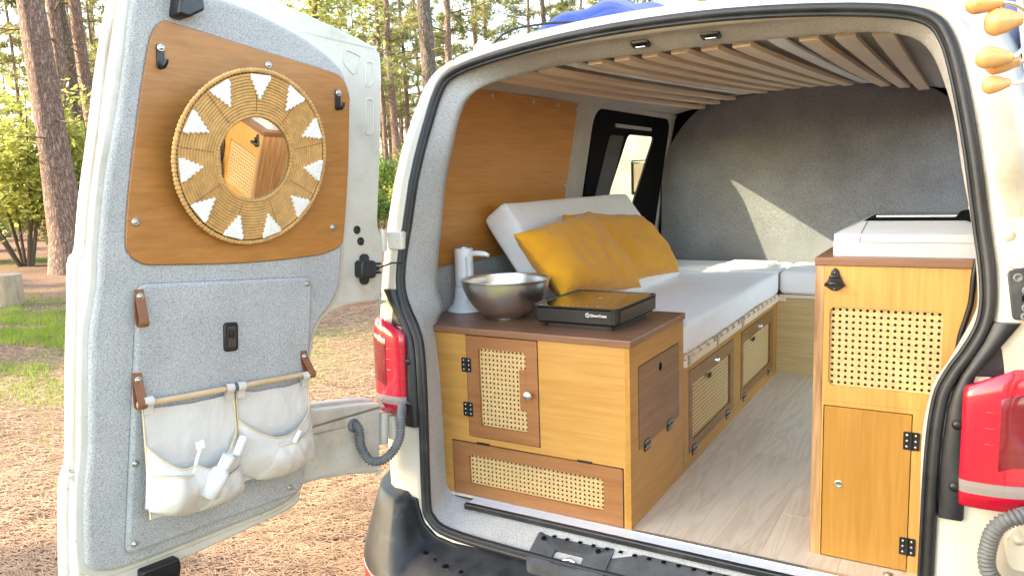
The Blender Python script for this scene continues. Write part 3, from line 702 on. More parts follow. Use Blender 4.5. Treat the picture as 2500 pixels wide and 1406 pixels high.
# left block around the striker pocket, then the plain remainder
lb = rrect(-.262, -.180, -.02, -.068, .02, 3)
hb.ring(lb, hole, frs, -.05, .0)
hb.prism([(-.02, -.180), (.36, -.180), (.382, -.15), (.382, -.10), (.35, -.068), (-.02, -.068)], frs, -.05, 0)
hs = hb.build('striker_housing', 'housing', van)
MB().prism(rrect(-.185, -.163, -.097, -.124, .006, 3), frs, -.046, -.035).build('pocket_floor', 'void', hs)
sk = MB(); sk.tube([(-.150, -.15, -.087), (-.150, -.145, -.060), (-.135, -.140, -.058), (-.118, -.142, -.060), (-.118, -.148, -.087)], .005, 8); sk.lathe([(.012, 0), (.012, .006), (.006, .009), (0, .009)], (-.168, -.145, -.086), (0, -.3, 1), 14); sk.lathe([(.009, 0), (.009, .006), (0, .008)], (-.108, -.150, -.086), (0, -.3, 1), 14)
sk.build('striker', 'chrome', hs)
for k in range(14): MB().box((-.215 + k * .042, -.094, -.0285), (-.203 + k * .042, -.080, -.0265), .001).build('housing_slot', 'void', hs)
for a in (-.235, -.06): MB().lathe([(.008, 0), (.008, .0015), (0, .0015)], (a, -.105, spz(a, -.105) - .0003), (0, -.4, 1), 14).build('housing_hole', 'void', hs)
# plug marks on the bumper top
for a, b, r in ((-.60, -.205, .008), (-.55, -.225, .006), (-.50, -.24, .011), (-.44, -.245, .008), (-.36, -.255, .013), (-.27, -.262, .016)):
    MB().lathe([(r, 0), (r, .001), (0, .001)], (a, b, -.1165 - max(0, -.225 - b) * .2), (0, -.12, 1), 16).build('drain_plug', 'void', bump)

# --- interior shell
def wallx(z):
    zs = [-.02, .70, .95, 1.345, 1.42]; xs_ = [-.81, -.805, -.775, -.70, -.665]
    for i in range(4):
        if z <= zs[i + 1]: return xs_[i] + (xs_[i + 1] - xs_[i]) * max(0, (z - zs[i]) / (zs[i + 1] - zs[i]))
    return xs_[-1]
YB = 2.43           # the bulkhead
WY0, WY1, WZ0, WZ1 = 1.385, 2.365, .70, 1.318
zz = [-.02, .35, .70, .95, 1.15, 1.318, 1.34, 1.365]; yy = [.13, .5, 1.0, WY0, WY1, 2.50]
vs = [(wallx(z), y, z) for z in zz for y in yy]; m_ = len(yy)
fs = [(j * m_ + i, j * m_ + i + 1, (j + 1) * m_ + i + 1, (j + 1) * m_ + i) for j in range(len(zz) - 1) for i in range(m_ - 1) if not (i == 3 and 2 <= j <= 4)]
MB().add(vs, fs, False).build('side_wall_lining', 'felt', van)
vs = [(2 * XC - wallx(z), y, z) for z in zz for y in yy]
fs = [(j * m_ + i, j * m_ + i + 1, (j + 1) * m_ + i + 1, (j + 1) * m_ + i) for j in range(len(zz) - 1) for i in range(m_ - 1) if not (i in (2, 3) and j <= 4)]
MB().add(vs, fs, False).build('side_wall_lining', 'felt', van)
WL = lambda a, b, w: (wallx(b) + w, a, b)
wp = MB()
ya, yb2, za, zb = .135, 1.15, .725, 1.343
vs = []; ncol = 6; nrow = 8
for wv in (.0015, .008):
    for j in range(nrow + 1):
        for i in range(ncol + 1):
            vs.append(WL(ya + (yb2 - ya) * i / ncol, za + (zb - za) * j / nrow, wv))
nn_ = (ncol + 1) * (nrow + 1); fs = []
for j in range(nrow):
    for i in range(ncol):
        a = j * (ncol + 1) + i; fs.append((nn_ + a, nn_ + a + 1, nn_ + a + ncol + 2, nn_ + a + ncol + 1))
for i in range(ncol):
    for a, b in ((i, i + 1), (nrow * (ncol + 1) + i, nrow * (ncol + 1) + i + 1)): fs.append((a, b, nn_ + b, nn_ + a))
for j in range(nrow):
    for c in (0, ncol): a = j * (ncol + 1) + c; b = a + ncol + 1; fs.append((a, b, nn_ + b, nn_ + a))
wpo = wp.add(vs, fs).build('side_wall_panel', 'panel2', van)
for y, z in ((.44, 1.326), (.745, 1.326), (.955, 1.326), (1.135, 1.322), (1.135, .99)): screw(wpo, WL(y, z, .008), (1, 0, .19), .010)

def slatz(y, dx):
    t = max(0, min(1, (y - .25) / 2.1)); q = (dx / .55) ** 2
    return (1.350 - .012 * q) * (1 - t) + (1.449 - .062 * q) * t
vs = []; cy_ = [.12 + (2.55 - .12) * i / 14 for i in range(15)]; cxs = [-.80 + 1.6 * i / 26 for i in range(27)]
for y in cy_:
    for dx in cxs:
        z = slatz(y, min(.62, abs(dx))) + .030
        if abs(dx) > .62: z -= .35 * (abs(dx) - .62) ** 1.3
        vs.append((XC + dx, y, z))
fs = [(j * 27 + i, j * 27 + i + 1, (j + 1) * 27 + i + 1, (j + 1) * 27 + i) for j in range(14) for i in range(26)]
MB().add(vs, fs, True).build('ceiling_lining', 'felt', van)
for i in range(14):
    dx = (i - 6.5) * .0853 - .012; led = i in (3, 10); hw = .020 if led else .0235; th = .008 if led else .014
    vs = []; ys_ = [.17 + (2.36 - .17) * k / 18 for k in range(19)]
    for y in ys_:
        z = slatz(y, dx) + (.012 if led else 0) - .006 * math.sin(math.pi * (y - .17) / 2.19)
        vs += [(XC + dx - hw, y, z), (XC + dx + hw, y, z), (XC + dx + hw, y, z + th), (XC + dx - hw, y, z + th)]
    fs = []
    for k in range(18):
        for q in range(4): fs.append((k * 4 + q, k * 4 + (q + 1) % 4, k * 4 + 4 + (q + 1) % 4, k * 4 + 4 + q))
    fs += [(0, 1, 2, 3), (72, 73, 74, 75)]
    if led:
        o = MB().add(vs, fs).build('light_profile', 'white_plastic', van)
    else:
        MB().add(vs, fs).build('ceiling_slat', 'slat', van)
# bulkhead
BO = [(.835, -.01), (.832, .40), (.828, .62), (.818, .90), (.79, 1.132), (.70, 1.294), (.556, 1.412), (.36, 1.446), (.18, 1.458), (0.001, 1.462)]
bo = catmull(BO, 5, False); vs = []; nb = 24
for dx, z in bo:
    for i in range(nb + 1):
        s = -1 + 2 * i / nb
        vs.append((XC - .01 + dx * s * (1.0 if s < 0 else 1.02), YB - .030 * math.exp(-((z - 1.02) / .10) ** 2) + .02 * max(0, z - 1.02) - .03 * max(0, .9 - z) * .3 + .02 * (abs(s) ** 6), z))
fs = [(j * (nb + 1) + i, j * (nb + 1) + i + 1, (j + 1) * (nb + 1) + i + 1, (j + 1) * (nb + 1) + i) for j in range(len(bo) - 1) for i in range(nb)]
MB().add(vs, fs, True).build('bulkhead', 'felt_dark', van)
MB().box((XC - .90, 2.49, -.05), (XC + .90, 2.52, 1.46)).build('gap_shade_board', 'void', van)  # black board added for the dark gap round the bulkhead
# side window: black frame, dark fixed pane, clear sliding pane
wf = lambda a, b, w: (wallx(b) - .012 + w, a, b)
win = MB().ring(rrect(WY0 - .035, WZ0 - .03, WY1 + .045, WZ1 + .022, .08, 5), rrect(1.80, .80, 2.185, 1.235, .03, 5), lambda a, b, w: (wallx(b) - .02 + w, a - (1.235 - b) * .48 * (1 if 1.75 < a < 2.2 else 0), b), .012, .022).build('side_window', 'blackmat', van)
MB().prism(rrect(1.56, .78, 1.74, 1.225, .02, 3), lambda a, b, w: (wallx(b) + .003 + w, a - (1.235 - b) * .30, b), 0, .003).build('dark_pane', 'glassblack', win)
MB().prism(rrect(1.52, .75, 2.22, 1.26, .02, 3), lambda a, b, w: (wallx(b) - .040 + w, a, b), 0, .004).build('clear_pane', 'pane', win)
MB().box((wallx(1.27) + .003, 1.60, 1.262), (wallx(1.27) + .012, 2.10, 1.280), .002).build('blind_slot', 'felt', win)
# roof clips on the header
for x, y in ((.013, .075), (.205, .078)):
    z = 1.376
    c = MB().prism(rrect(x - .026, y - .012, x + .026, y + .016, .006, 3), lambda a, b, w: (a, b, z - w - (b - .075) * .30), 0, .008, .003).build('roof_latch', 'black', van)
    MB().box((x - .012, y - .008, z - .014), (x + .016, y + .004, z - .0105), .001).build('latch_tongue', 'zinc', c)

# floor: laminate planks
flb = MB().box((-.80, -.008, -.03), (.90, 2.44, -.009)).build('floor_base', 'dark', van)
pw = .193; x0 = -.80; k = 0
cols = []
xx = x0
while xx < .9:
    cols.append(xx); xx += pw
for ci, xx in enumerate(cols):
    st = [-.62, .08, -.30, .45, -.1, -.5, .3, -.25, .2][ci % 9]; yv = st - 1.28
    while yv < 2.44:
        a = max(-.006, yv + .0006); b = min(2.44, yv + 1.28 - .0006)
        if b - a > .03: MB().box((xx + .0002, a, -.0085), (min(xx + pw - .0002, .9), b, 0), .0006, seg=1).build('plank', 'floor', flb)
        yv += 1.28

# --- rear door (hinged left), opened about a right angle
DH = Vector((-.753, -.12, .859)); DO = Vector((-.1397, -.9866, .0839)); DA = Vector((0, .0847, .9964)); DN = Vector((.9902, -.1392, .0118))
FD = lambda u, v, w: tuple(DH + DO * u + DA * v + DN * w)
edge = [(.03, .567), (.056, .582), (.222, .610), (.37, .629), (.55, .643), (.70, .645), (.755, .630), (.778, .59), (.797, .524), (.822, .391), (.847, .217), (.868, .079), (.880, -.034), (.893, -.056), (.898, -.10), (.900, -.174), (.907, -.301), (.914, -.511), (.917, -.53), (.928, -.565), (.932, -.66), (.933, -.79), (.92, -.835), (.89, -.845), (.685, -.822), (.503, -.800), (.388, -.785), (.335, -.770), (.319, -.750), (.317, -.722), (.234, -.724), (.127, -.738), (.045, -.752), (.025, -.745), (.020, -.705), (.019, -.60), (.019, -.53), (.03, -.515), (.077, -.508), (.203, -.498), (.262, -.494), (.286, -.484), (.294, -.46), (.285, -.382), (.273, -.305), (.252, -.258), (.185, -.225), (.108, -.216), (.03, -.214), (.014, -.20), (.004, -.06), (.010, -.005), (.026, .03), (.024, .10), (.012, .345), (.012, .53)]
outline = catmull(edge, 3)
shell = MB()
shell.prism(inset(outline, .010), FD, -.040, 0.0, .008)
dshell = None
door = shell.build('rear_door', 'paint', van)
MB().prism(outline, FD, -.075, -.040, .006).build('outer_skin', 'paint', door)
# pressed ribs in the painted frame
rib = MB()
for q in ([(.10, .53), (.16, .54), (.17, .50), (.13, .47)], [(.055, .52), (.085, .52), (.085, .44), (.055, .46)], [(.055, .41), (.085, .41), (.085, .30), (.055, .31)]):
    pl = catmull(roundpoly(q, .012, 3), 1); rib.tube([FD(a, b, .0005) for a, b in pl], .0028, 6, closed=True)
rib.build('pressed_rib', 'paint', door)
fe = [(.778, .540), (.805, .338), (.843, .135), (.863, -.029), (.869, -.12), (.886, -.21), (.893, -.35), (.897, -.484), (.908, -.573), (.911, -.714), (.900, -.752), (.86, -.772), (.80, -.774), (.704, -.768), (.562, -.758), (.45, -.75), (.38, -.738), (.346, -.715), (.338, -.676), (.325, -.491), (.307, -.331), (.281, -.252), (.238, -.208), (.203, -.151), (.188, -.031), (.171, .207), (.167, .407), (.190, .475), (.28, .524), (.373, .552), (.494, .575), (.60, .585), (.70, .588), (.755, .575)]
# a shallow pressed recess band round the felt: pale metal lip
MB().prism(inset(catmull(fe, 3), -.016), FD, -.002, .006, .005).build('inner_pressing', 'paint', door)
MB().prism(catmull(fe, 3), FD, .002, .022, .012).build('felt_lining', 'felt', door)
wo = [(.715, .489), (.678, .492), (.436, .474), (.239, .460), (.190, .445), (.168, .405), (.168, .36), (.174, .183), (.190, .01), (.200, -.025), (.235, -.043), (.299, -.057), (.504, -.072), (.72, -.073), (.773, -.069), (.803, -.045), (.809, -.005), (.792, .157), (.763, .345), (.742, .45)]
MB().prism(inset(catmull(wo, 3), -.0025), FD, .016, .0230).build('panel_groove_shade', 'felt_dark', door)  # thin dark edge painted in for the shadow line round the panel
MB().prism(catmull(wo, 3), FD, .017, .0275, .002).build('window_panel', 'panel', door)
se = roundpoly([(.786, -.117), (.306, -.117), (.338, -.690), (.36, -.716), (.828, -.742)], .022, 4)
MB().prism(inset(se, -.002), FD, .018, .0226).build('panel_seam_shade', 'felt_dark', door)  # dark strip imitating the soft shade along the raised panel's edge
MB().prism(se, FD, .018, .0340, .008).build('service_panel', 'felt', door)
for u, v in ((.72, .429), (.435, .441), (.209, .403), (.787, .026), (.231, .022)): screw(door, FD(u, v, .0275), DN, .0095)
for u, v in ((.325, -.134), (.81, -.718), (.388, -.693), (.804, -.53)): screw(door, FD(u, v, .0340), DN, .0075)
for u, v in ((.722, .41), (.212, .385)):          # small black hooks
    h = MB()
    h.prism(rrect(u - .009, v - .030, u + .009, v + .028, .007, 3), FD, .0275, .032, .001)
    h.tube([FD(u, v - .024, .032), FD(u, v - .026, .046), FD(u - .002, v - .018, .052), FD(u - .003, v - .010, .052)], .005, 8)
    h.build('coat_hook', 'black', door); 
    screw(door, FD(u, v + .018, .032), DN, .0095)
hd = MB().prism(rrect(.540, -.296, .579, -.222, .009, 4), FD, .030, .0405, .003).build('door_release', 'black', door)
MB().prism(rrect(.548, -.286, .571, -.232, .006, 3), FD, .0406, .0410).build('release_recess', 'glassblack', door)
MB().prism(rrect(.553, -.262, .566, -.240, .004, 3), FD, .0410, .046, .002).build('release_button', 'black', door)
for u, v in ((.121, .017), (.107, -.017)):
    MB().lathe([(.0125, 0), (.0125, .003), (.009, .005), (.008, .002), (.005, .002), (.004, .005), (0, .005)], FD(u, v, 0), DN, 20).build('grommet', 'black', door)
ch = MB(); ch.prism(rrect(.072, -.128, .130, -.074, .012, 3), FD, 0, .034, .006); ch.prism(rrect(.078, -.148, .112, -.055, .014, 4), FD, 0, .006)
for v in (-.085, -.112): ch.tube([FD(.074, v, .02), FD(.045, v, .02)], .004, 8)
ch.tube([FD(.074, -.099, .02), FD(.055, -.099, .02)], .007, 8)
ch.build('door_check', 'trim', door)
MB().tube([FD(.058, -.099, .02), (-.735, -.125, .775), (-.70, -.105, .775)], .0028, 8).build('check_strap', 'black', door)
hr = MB().lathe([(.021, 0), (.021, .004), (.017, .008), (.0145, .006), (.0145, -.004)], FD(.138, -.573, 0), DN, 22).build('hose_collar', 'hose', door)
MB().lathe([(.012, 0), (.012, .003), (.008, .005), (.003, .002), (0, .004)], FD(.113, -.618, 0), DN, 18).build('grommet', 'black', door)
# hinge knuckle and bracket
hk = MB(); hk.tube([FD(.008, -.048, -.012), FD(.008, .020, -.012)], .014, 14); hk.box((-.76, -.115, .815), (-.70, -.085, .872), .006); hk.build('door_hinge', 'paint', door)
hk = MB(); hk.tube([FD(.006, -.66, -.012), FD(.006, -.56, -.012)], .015, 14); hk.box((-.765, -.16, .21), (-.735, -.135, .29), .006); hk.build('door_hinge', 'paint', door)
# top latch and bottom latch
lt = MB().prism(roundpoly([(.697, .506), (.688, .565), (.640, .570), (.632, .545), (.632, .528), (.672, .502)], .006, 3), FD, .022, .070, .006).build('top_latch', 'black', door)
lb_ = MB(); lb_.prism(roundpoly([(.79, -.795), (.70, -.790), (.695, -.815), (.70, -.838), (.76, -.845), (.79, -.825)], .006, 3), FD, -.01, .028, .005); lb_.tube([FD(.77, -.83, .03), FD(.755, -.838, .045), FD(.735, -.836, .046), (FD(.72, -.83, .03))], .006, 8); lb_.build('bottom_latch', 'black', door)
# weather strip line down the free edge
MB().tube([FD(a - .018, b, .003) for a, b in catmull([(.775, .60), (.797, .524), (.822, .391), (.847, .217), (.868, .079), (.88, -.05), (.888, -.12), (.895, -.301), (.903, -.511), (.914, -.565), (.920, -.70), (.918, -.80)], 3, False)], .003, 6).build('weather_strip', 'paint', door)
# leather straps screwed to the door
def strap(u, v, u2, v2, loop):
    s = MB(); c = [(u, v + .016, .032), (u, v, .036), (u + (u2 - u) * .5, (v + v2) / 2, .052), (u2, v2, .066), (u2, v2 - .012, .060), (u2, v2 - .006, .046), (u + (u2 - u) * .5, (v + v2) / 2, .036), (u, v + .004, .032)]
    P = catmull(c, 4, False); hw = .0105; vs = []; fs = []
    for a, b, w in P: vs += [FD(a - hw, b, w), FD(a + hw, b, w), FD(a + hw, b, w + .003), FD(a - hw, b, w + .003)]
    for k in range(len(P) - 1):
        for q in range(4): fs.append((k * 4 + q, k * 4 + (q + 1) % 4, k * 4 + 4 + (q + 1) % 4, k * 4 + 4 + q))
    s.add(vs, fs); o = s.build('leather_strap', 'leather', door); screw(door, FD(u, v, .039), DN, .0085)
strap(.786, -.144, .791, -.200, 0); strap(.795, -.336, .799, -.388, 0); strap(.339, -.335, .334, -.381, 0)

# --- the other rear door, folded round on the right, only its top edge in view
FD2 = lambda u, v, w: tuple(Vector((.930, -.07, .859)) + Vector((.03, -.99, .084)).normalized() * u + Vector((-.135, .0847, .99)).normalized() * v + Vector((-.99, -.03, -.13)).normalized() * w)
d2 = [(.01, .60), (.08, .66), (.3, .69), (.6, .69), (.74, .66), (.78, .55), (.88, .05), (.93, -.7), (.88, -.82), (.3, -.79), (.3, -.72), (.02, -.74), (.02, -.53), (.29, -.48), (.27, -.3), (.02, -.21), (.0, .1)]
rd = MB().prism(catmull(d2, 4), FD2, -.05, 0, .008).build('rear_door', 'paint', van)
MB().prism(catmull([(.30, .55), (.6, .58), (.7, .55), (.84, -.1), (.88, -.7), (.42, -.7), (.40, -.3), (.3, -.1)], 4), FD2, .0, .02, .01).build('felt_lining', 'felt', rd)
rw = MB().prism(roundpoly([(.34, .45), (.70, .48), (.80, -.05), (.36, -.04)], .05, 4), FD2, .016, .026, .002).build('window_panel', 'panel', rd)

# ================================================================ FURNITURE
# --- left kitchen cabinet
kc = thing('kitchen_cabinet', 'honey plywood kitchen cabinet with dark top and cane doors, left of the load floor', 'cabinet', (-.40, .24, 0))
H1 = .56
f = MB()
f.ring(rrect(-.80, .1905, -.2905, .538, .001, 1), rrect(-.557, .2025, -.2945, .5372, .001, 1), FY(0), -.015, 0)
f.box((-.2905, 0, .1905), (-.0158, .015, .538)); f.box((-.80, 0, .1825), (-.0158, .015, .1905)); f.box((-.80, 0, 0), (-.627, .015, .1825)); f.box((-.0222, 0, 0), (-.0158, .015, .1825))
f.build('front_panel', 'ply_x', kc)
MB().box((-.79, .0155, .003), (-.016, .022, .536)).build('shade_backing', 'dark', kc)  # dark sheet in place of the shaded inside of the cabinet
s = MB(); s.ring(rrect(.0, 0, .478, .538, .001, 1), rrect(.0635, .2175, .4305, .4705, .006, 1), FX(-.0005), -.015, 0); s.build('side_panel', 'ply_y', kc)
MB().box((-.79, .463, 0), (-.017, .476, .535)).build('back_panel', 'ply_x', kc)
MB().box((-.80, -.006, .5385), (.006, .484, .560), .003).build('countertop', 'top', kc)
leaf = MB(); leaf.ring(rrect(-.554, .2054, -.2972, .5347, .004, 4), rrect(-.510, .243, -.338, .497, .010, 4), FY(0), -.013, .002); leaf.box((-.362, -.0019, .312), (-.3385, .012, .440), .002)
kd = leaf.build('cabinet_door', 'brown_x', kc)
cane(-.510, .243, -.338, .497, FY(.009), .0148).build('cane_panel', 'cane', kd)
hinge(kd, FY(-.002), -.556, .439); hinge(kd, FY(-.002), -.556, .293)
MB().lathe([(.004, 0), (.005, .010), (.013, .014), (.0145, .019), (.012, .024), (0, .026)], (-.324, -.002, .368), (0, -1, 0), 22).build('door_knob', 'alu', kd)
leaf = MB(); leaf.ring(rrect(-.6234, .002, -.0255, .1792, .004, 4), rrect(-.562, .040, -.086, .139, .010, 4), FY(0), -.013, .002)
kf = leaf.build('flap_door', 'brown_x', kc)
cane(-.562, .040, -.086, .139, FY(.009), .0148).build('cane_panel', 'cane', kf)
for x in (-.504, -.146): MB().box((x - .024, -.0035, .1795), (x + .024, .003, .1865), .001).build('hinge', 'black', kf)
leaf = MB().prism(rrect(.0657, .2195, .4279, .4683, .005, 3), FX(0), -.012, .0015)
ks = leaf.build('side_flap', 'brown_y', kc)
MB().lathe([(.0135, 0), (.0125, .0008), (0, .0008)], (.0015, .248, .430), (1, 0, 0), 20).build('finger_hole', 'void', ks)
hinge(ks, FX(.0012), .128, .2185, vertical=False); hinge(ks, FX(.0012), .333, .2185, vertical=False)

# --- right fridge cabinet
fc = thing('fridge_cabinet', 'tall honey plywood cabinet with one cane window, on the right of the load floor', 'cabinet', (.66, .35, 0))
Y2 = .0913
s = MB(); s.box((.4724, Y2, 0), (.494, .60, .7755)); s.build('side_panel', 'edge', fc)
s = MB(); s.ring(rrect(.4945, .425, .83, .7755, .001, 3), rrect(.5084, .466, .7601, .6711, .014, 3), FY(Y2), -.018, -.0003)
s.ring(rrect(.4945, 0.0, .83, .4245, .001, 3), rrect(.4990, .0, .7045, .413, .0015, 3), FY(Y2), -.018, -.0003)
s.build('front_panel', 'ply_z', fc)
MB().box((.497, Y2 + .0195, .003), (.82, Y2 + .026, .774)).build('shade_backing', 'dark', fc)  # dark sheet for the shade seen through cane and gaps
MB().box((.815, Y2 + .019, 0), (.83, .60, .775)).build('side_panel', 'ply_y', fc)
MB().box((.4705, Y2 - .004, .776), (.834, .602, .7965), .002).build('cabinet_top', 'top', fc)
cane(.5084, .466, .7601, .6711, FY(Y2 + .010), .0157).build('cane_panel', 'cane', fc)
fd = MB().prism(rrect(.5016, .0025, .7024, .4106, .002, 3), FY(Y2), -.016, .0012).build('cabinet_door', 'orange_z', fc)
MB().lathe([(.0105, 0), (.0085, .0012), (.007, .0005), (0, .0005)], (.540, Y2 - .0012, .204), (0, -1, 0), 20).build('finger_hole', 'zinc', fd)
hinge(fd, FY(Y2 - .0012), .7035, .345); hinge(fd, FY(Y2 - .0012), .7035, .069)
MB().tube(catmull([(.822, Y2 - .006, .80), (.817, Y2 - .008, .76), (.814, Y2 - .008, .70), (.806, Y2 - .007, .66), (.795, Y2 - .006, .61), (.792, Y2 - .006, .55)], 5, False), .0062, 8).build('power_cable', 'black', fc)
MB().lathe([(.012, 0), (.012, .002), (.006, .006), (0, .006)], (.665, Y2 - .035, .0), (0, 0, 1), 16).build('floor_screw', 'zinc', fc)
bo_ = thing('bottle_opener', 'black wall bottle opener screwed to the tall cabinet', 'opener', (.519, Y2, .74))
ob = [(.519, .770), (.527, .764), (.531, .750), (.541, .730), (.541, .724), (.519, .711), (.497, .724), (.497, .730), (.507, .750), (.511, .764)]
MB().prism(catmull(ob, 3), FY(Y2), 0, .006, .003).build('opener_plate', 'black', bo_)
MB().tube([(.500, Y2 - .008, .728), (.508, Y2 - .022, .732), (.519, Y2 - .026, .734), (.530, Y2 - .022, .732), (.538, Y2 - .008, .728)], .006, 8).build('opener_lip', 'black', bo_)
MB().tube([(.507, Y2 - .006, .747), (.519, Y2 - .014, .750), (.531, Y2 - .006, .747)], .004, 8).build('opener_bar', 'black', bo_)
screw(bo_, (.519, Y2 - .006, .760), (0, -1, 0), .004, False); screw(bo_, (.519, Y2 - .006, .718), (0, -1, 0), .004, False)

# --- cool box on the tall cabinet
cb = thing('cool_box', 'pale grey portable cool box standing on the tall right cabinet', 'cool box', (.68, .35, .7967))
def boxloft(rings):
    vs = []; fs = []
    for (x0, y0, x1, y1, r, z) in rings: vs += [(a, b, z) for a, b in rrect(x0, y0, x1, y1, r, 3)]
    n = len(vs) // len(rings)
    for j in range(len(rings) - 1):
        for i in range(n): fs.append((j * n + i, j * n + (i + 1) % n, (j + 1) * n + (i + 1) % n, (j + 1) * n + i))
    fs.append(tuple(range(n))[::-1]); fs.append(tuple(range((len(rings) - 1) * n, len(rings) * n))); return vs, fs
vs, fs = boxloft([(.506, .125, .853, .55, .018, .797), (.505, .124, .854, .551, .018, .832)]); MB().add(vs, fs).build('box_body', 'fridge', cb)
vs, fs = boxloft([(.507, .126, .852, .549, .018, .8326), (.507, .126, .852, .549, .018, .852), (.515, .136, .846, .54, .018, .856), (.565, .215, .80, .50, .012, .880)]); MB().add(vs, fs).build('box_lid', 'fridge', cb)
MB().tube([(.578, .2140, .8805), (.572, .134, .856), (.570, .1248, .846), (.570, .1245, .8335)], .0009, 5).build('lid_joint', 'hose', cb)
MB().box((.57, .1236, .8318), (.853, .1246, .8330)).build('lid_joint', 'hose', cb)
tb = thing('tablet', 'thin dark tablet with a silver edge lying on the cool box', 'tablet', (.69, .32, .896))
tm = Matrix.Translation((.700, .335, .8860)) @ Matrix.Rotation(R(-2), 4, 'Z')
MB().box((-.105, -.075, 0), (.105, .075, .006), .002, tm).build('tablet_case', 'alu', tb)
MB().box((-.104, -.074, .0062), (.104, .074, .0075), .001, tm).build('tablet_screen', 'glassblack', tb)
pb = MB(); 
vs, fs = boxloft([(.566, .217, .80, .46, .012, .8803), (.575, .225, .79, .45, .012, .8852)]); pb.add(vs, fs)
tag(pb.build('folder', 'blackmat'), 'flat black folder under the tablet on the cool box', 'folder')
bg_ = MB(); vs, fs = boxloft([(.765, .215, .85, .40, .03, .868), (.770, .22, .85, .39, .03, .884), (.785, .235, .84, .37, .025, .898), (.80, .26, .83, .35, .01, .902)]); bg_.add(vs, fs, True)
tag(bg_.build('pouch', 'blackmat'), 'small black pouch beside the tablet, next to the right door seal', 'pouch')
wr = MB(); wr.lathe([(0, -.05), (.05, -.045), (.062, -.02), (.062, .02), (.05, .045), (0, .05)], (.862, .62, .88), (0, 1, 0), 24)
tag(wr.build('rolled_towel', 'linen'), 'rounded white rolled towel behind the cool box at the right wall', 'towel')

# --- bed base along the left wall
bb = thing('bed_base', 'honey plywood bed bench with two cane doors along the aisle', 'bench', (-.40, 1.22, 0))
s = MB()
s.box((-.016, .4805, 0), (-.0005, .5355, .3695)); s.box((-.016, 1.132, 0), (-.0005, 1.252, .3695)); s.box((-.016, 1.892, 0), (-.0005, 1.985, .3695))
for a, b in ((.5355, 1.132), (1.252, 1.892)): s.box((-.016, a, 0), (-.0005, b, .0485)); s.box((-.016, a, .345), (-.0005, b, .3695))
s.build('side_panel', 'ply_y', bb)
MB().box((-.030, .485, .002), (-.022, 1.98, .366)).build('shade_backing', 'dark', bb)  # dark sheet that colours in the shade under the bed
MB().box((-.034, .482, .370), (.010, 2.0, .394), .002).build('bed_rail', 'slat', bb)
for k in range(17):
    y = .50 + k * .088
    MB().box((-.70, y, .3945), (.008, y + .050, .4085), .001, seg=1).build('bed_slat', 'slat', bb)
for a, b, c0, c1, kn, ltc in ((.5385, 1.129, .573, 1.078, .861, .775), (1.255, 1.889, 1.292, 1.818, 1.576, 1.466)):
    l = MB().ring(rrect(a, .0505, b, .343, .010, 4), rrect(c0, .088, c1, .292, .012, 4), FX(0), -.014, .0015).build('cane_door', 'brown_y', bb)
    cane(c0, .088, c1, .292, FX(-.008), .0142).build('cane_panel', 'cane', l)
    MB().lathe([(.0105, 0), (.0105, .004), (.008, .007), (.009, .013), (.006, .016), (0, .016)], (.0015, kn, .315), (1, 0, 0), 18).build('turn_knob', 'steel', l)
    MB().box((.001, ltc - .018, .268), (.006, ltc + .018, .284), .001).build('latch_notch', 'dark', l)
    for y in (a + .055, b - .09): hinge(l, FX(.0015), y, .0495, vertical=False)
for y in (.515, .86, 1.235): MB().prism(rrect(y - .012, .372, y + .012, .412, .003, 2), FX(.0105), 0, .004).build('corner_bracket', 'zinc', bb)
cbn = thing('cross_bench', 'pale plywood cross bench below the grey bulkhead', 'bench', (.4, 2.2, 0))
MB().box((-.0005 + .001, 1.972, 0), (.86, 1.987, .385)).build('front_panel', 'ply_pale', cbn)
MB().box((.012, 1.972, .388), (.86, 2.36, .405)).build('seat_board', 'slat', cbn)
MB().box((-.004, 1.962, .372), (.045, 1.9715, .398), .001).build('corner_block', 'slat', cbn)

def cushion_mesh(lo, hi, r=.028, seg=4, wr=.004, nx=10, ny=24, sc=6):
    bm = bmesh.new(); bmesh.ops.create_cube(bm, size=1)
    for v in bm.verts: v.co = Vector([lo[i] + (v.co[i] + .5) * (hi[i] - lo[i]) for i in range(3)])
    bmesh.ops.bevel(bm, geom=bm.edges[:], offset=r, segments=seg, affect='EDGES', profile=.5)
    bmesh.ops.subdivide_edges(bm, edges=[e for e in bm.edges if e.calc_length() > .08], cuts=ny, use_grid_fill=True)
    bm.verts.index_update()
    c = [(lo[i] + hi[i]) / 2 for i in range(3)]
    for v in bm.verts:
        n = noise.noise_vector(v.co * sc) * wr; v.co += n
    vs = [v.co.copy() for v in bm.verts]; fs = [[v.index for v in f.verts] for f in bm.faces]; bm.free()
    return vs, fs
def sheet_mattress(name, lo, hi, label, xpleat=None):
    vs, fs = cushion_mesh(lo, hi, .022, 3, .004, ny=22)
    if xpleat is not None:          # gathered cotton on the aisle side
        for v in vs:
            if abs(v.x - hi[0]) < .012: v.x += .0035 * math.sin(v.y * 95 + 2 * math.sin(v.z * 30)) * (hi[2] - v.z + .03) / .1
    o = MB().add(vs, fs, True).build(name, 'linen'); return tag(o, label, 'mattress')
sheet_mattress('mattress', (-.79, .492, .4095), (.010, 1.962, .517), 'long white cotton mattress on the bed bench', 1)
sheet_mattress('mattress', (-.79, 1.968, .4095), (.006, 2.395, .522), 'short white mattress end with the book lying on it, left of the seam')
sheet_mattress('mattress', (.012, 1.966, .4065), (.86, 2.395, .524), 'white mattress on the cross bench, right of the seam')
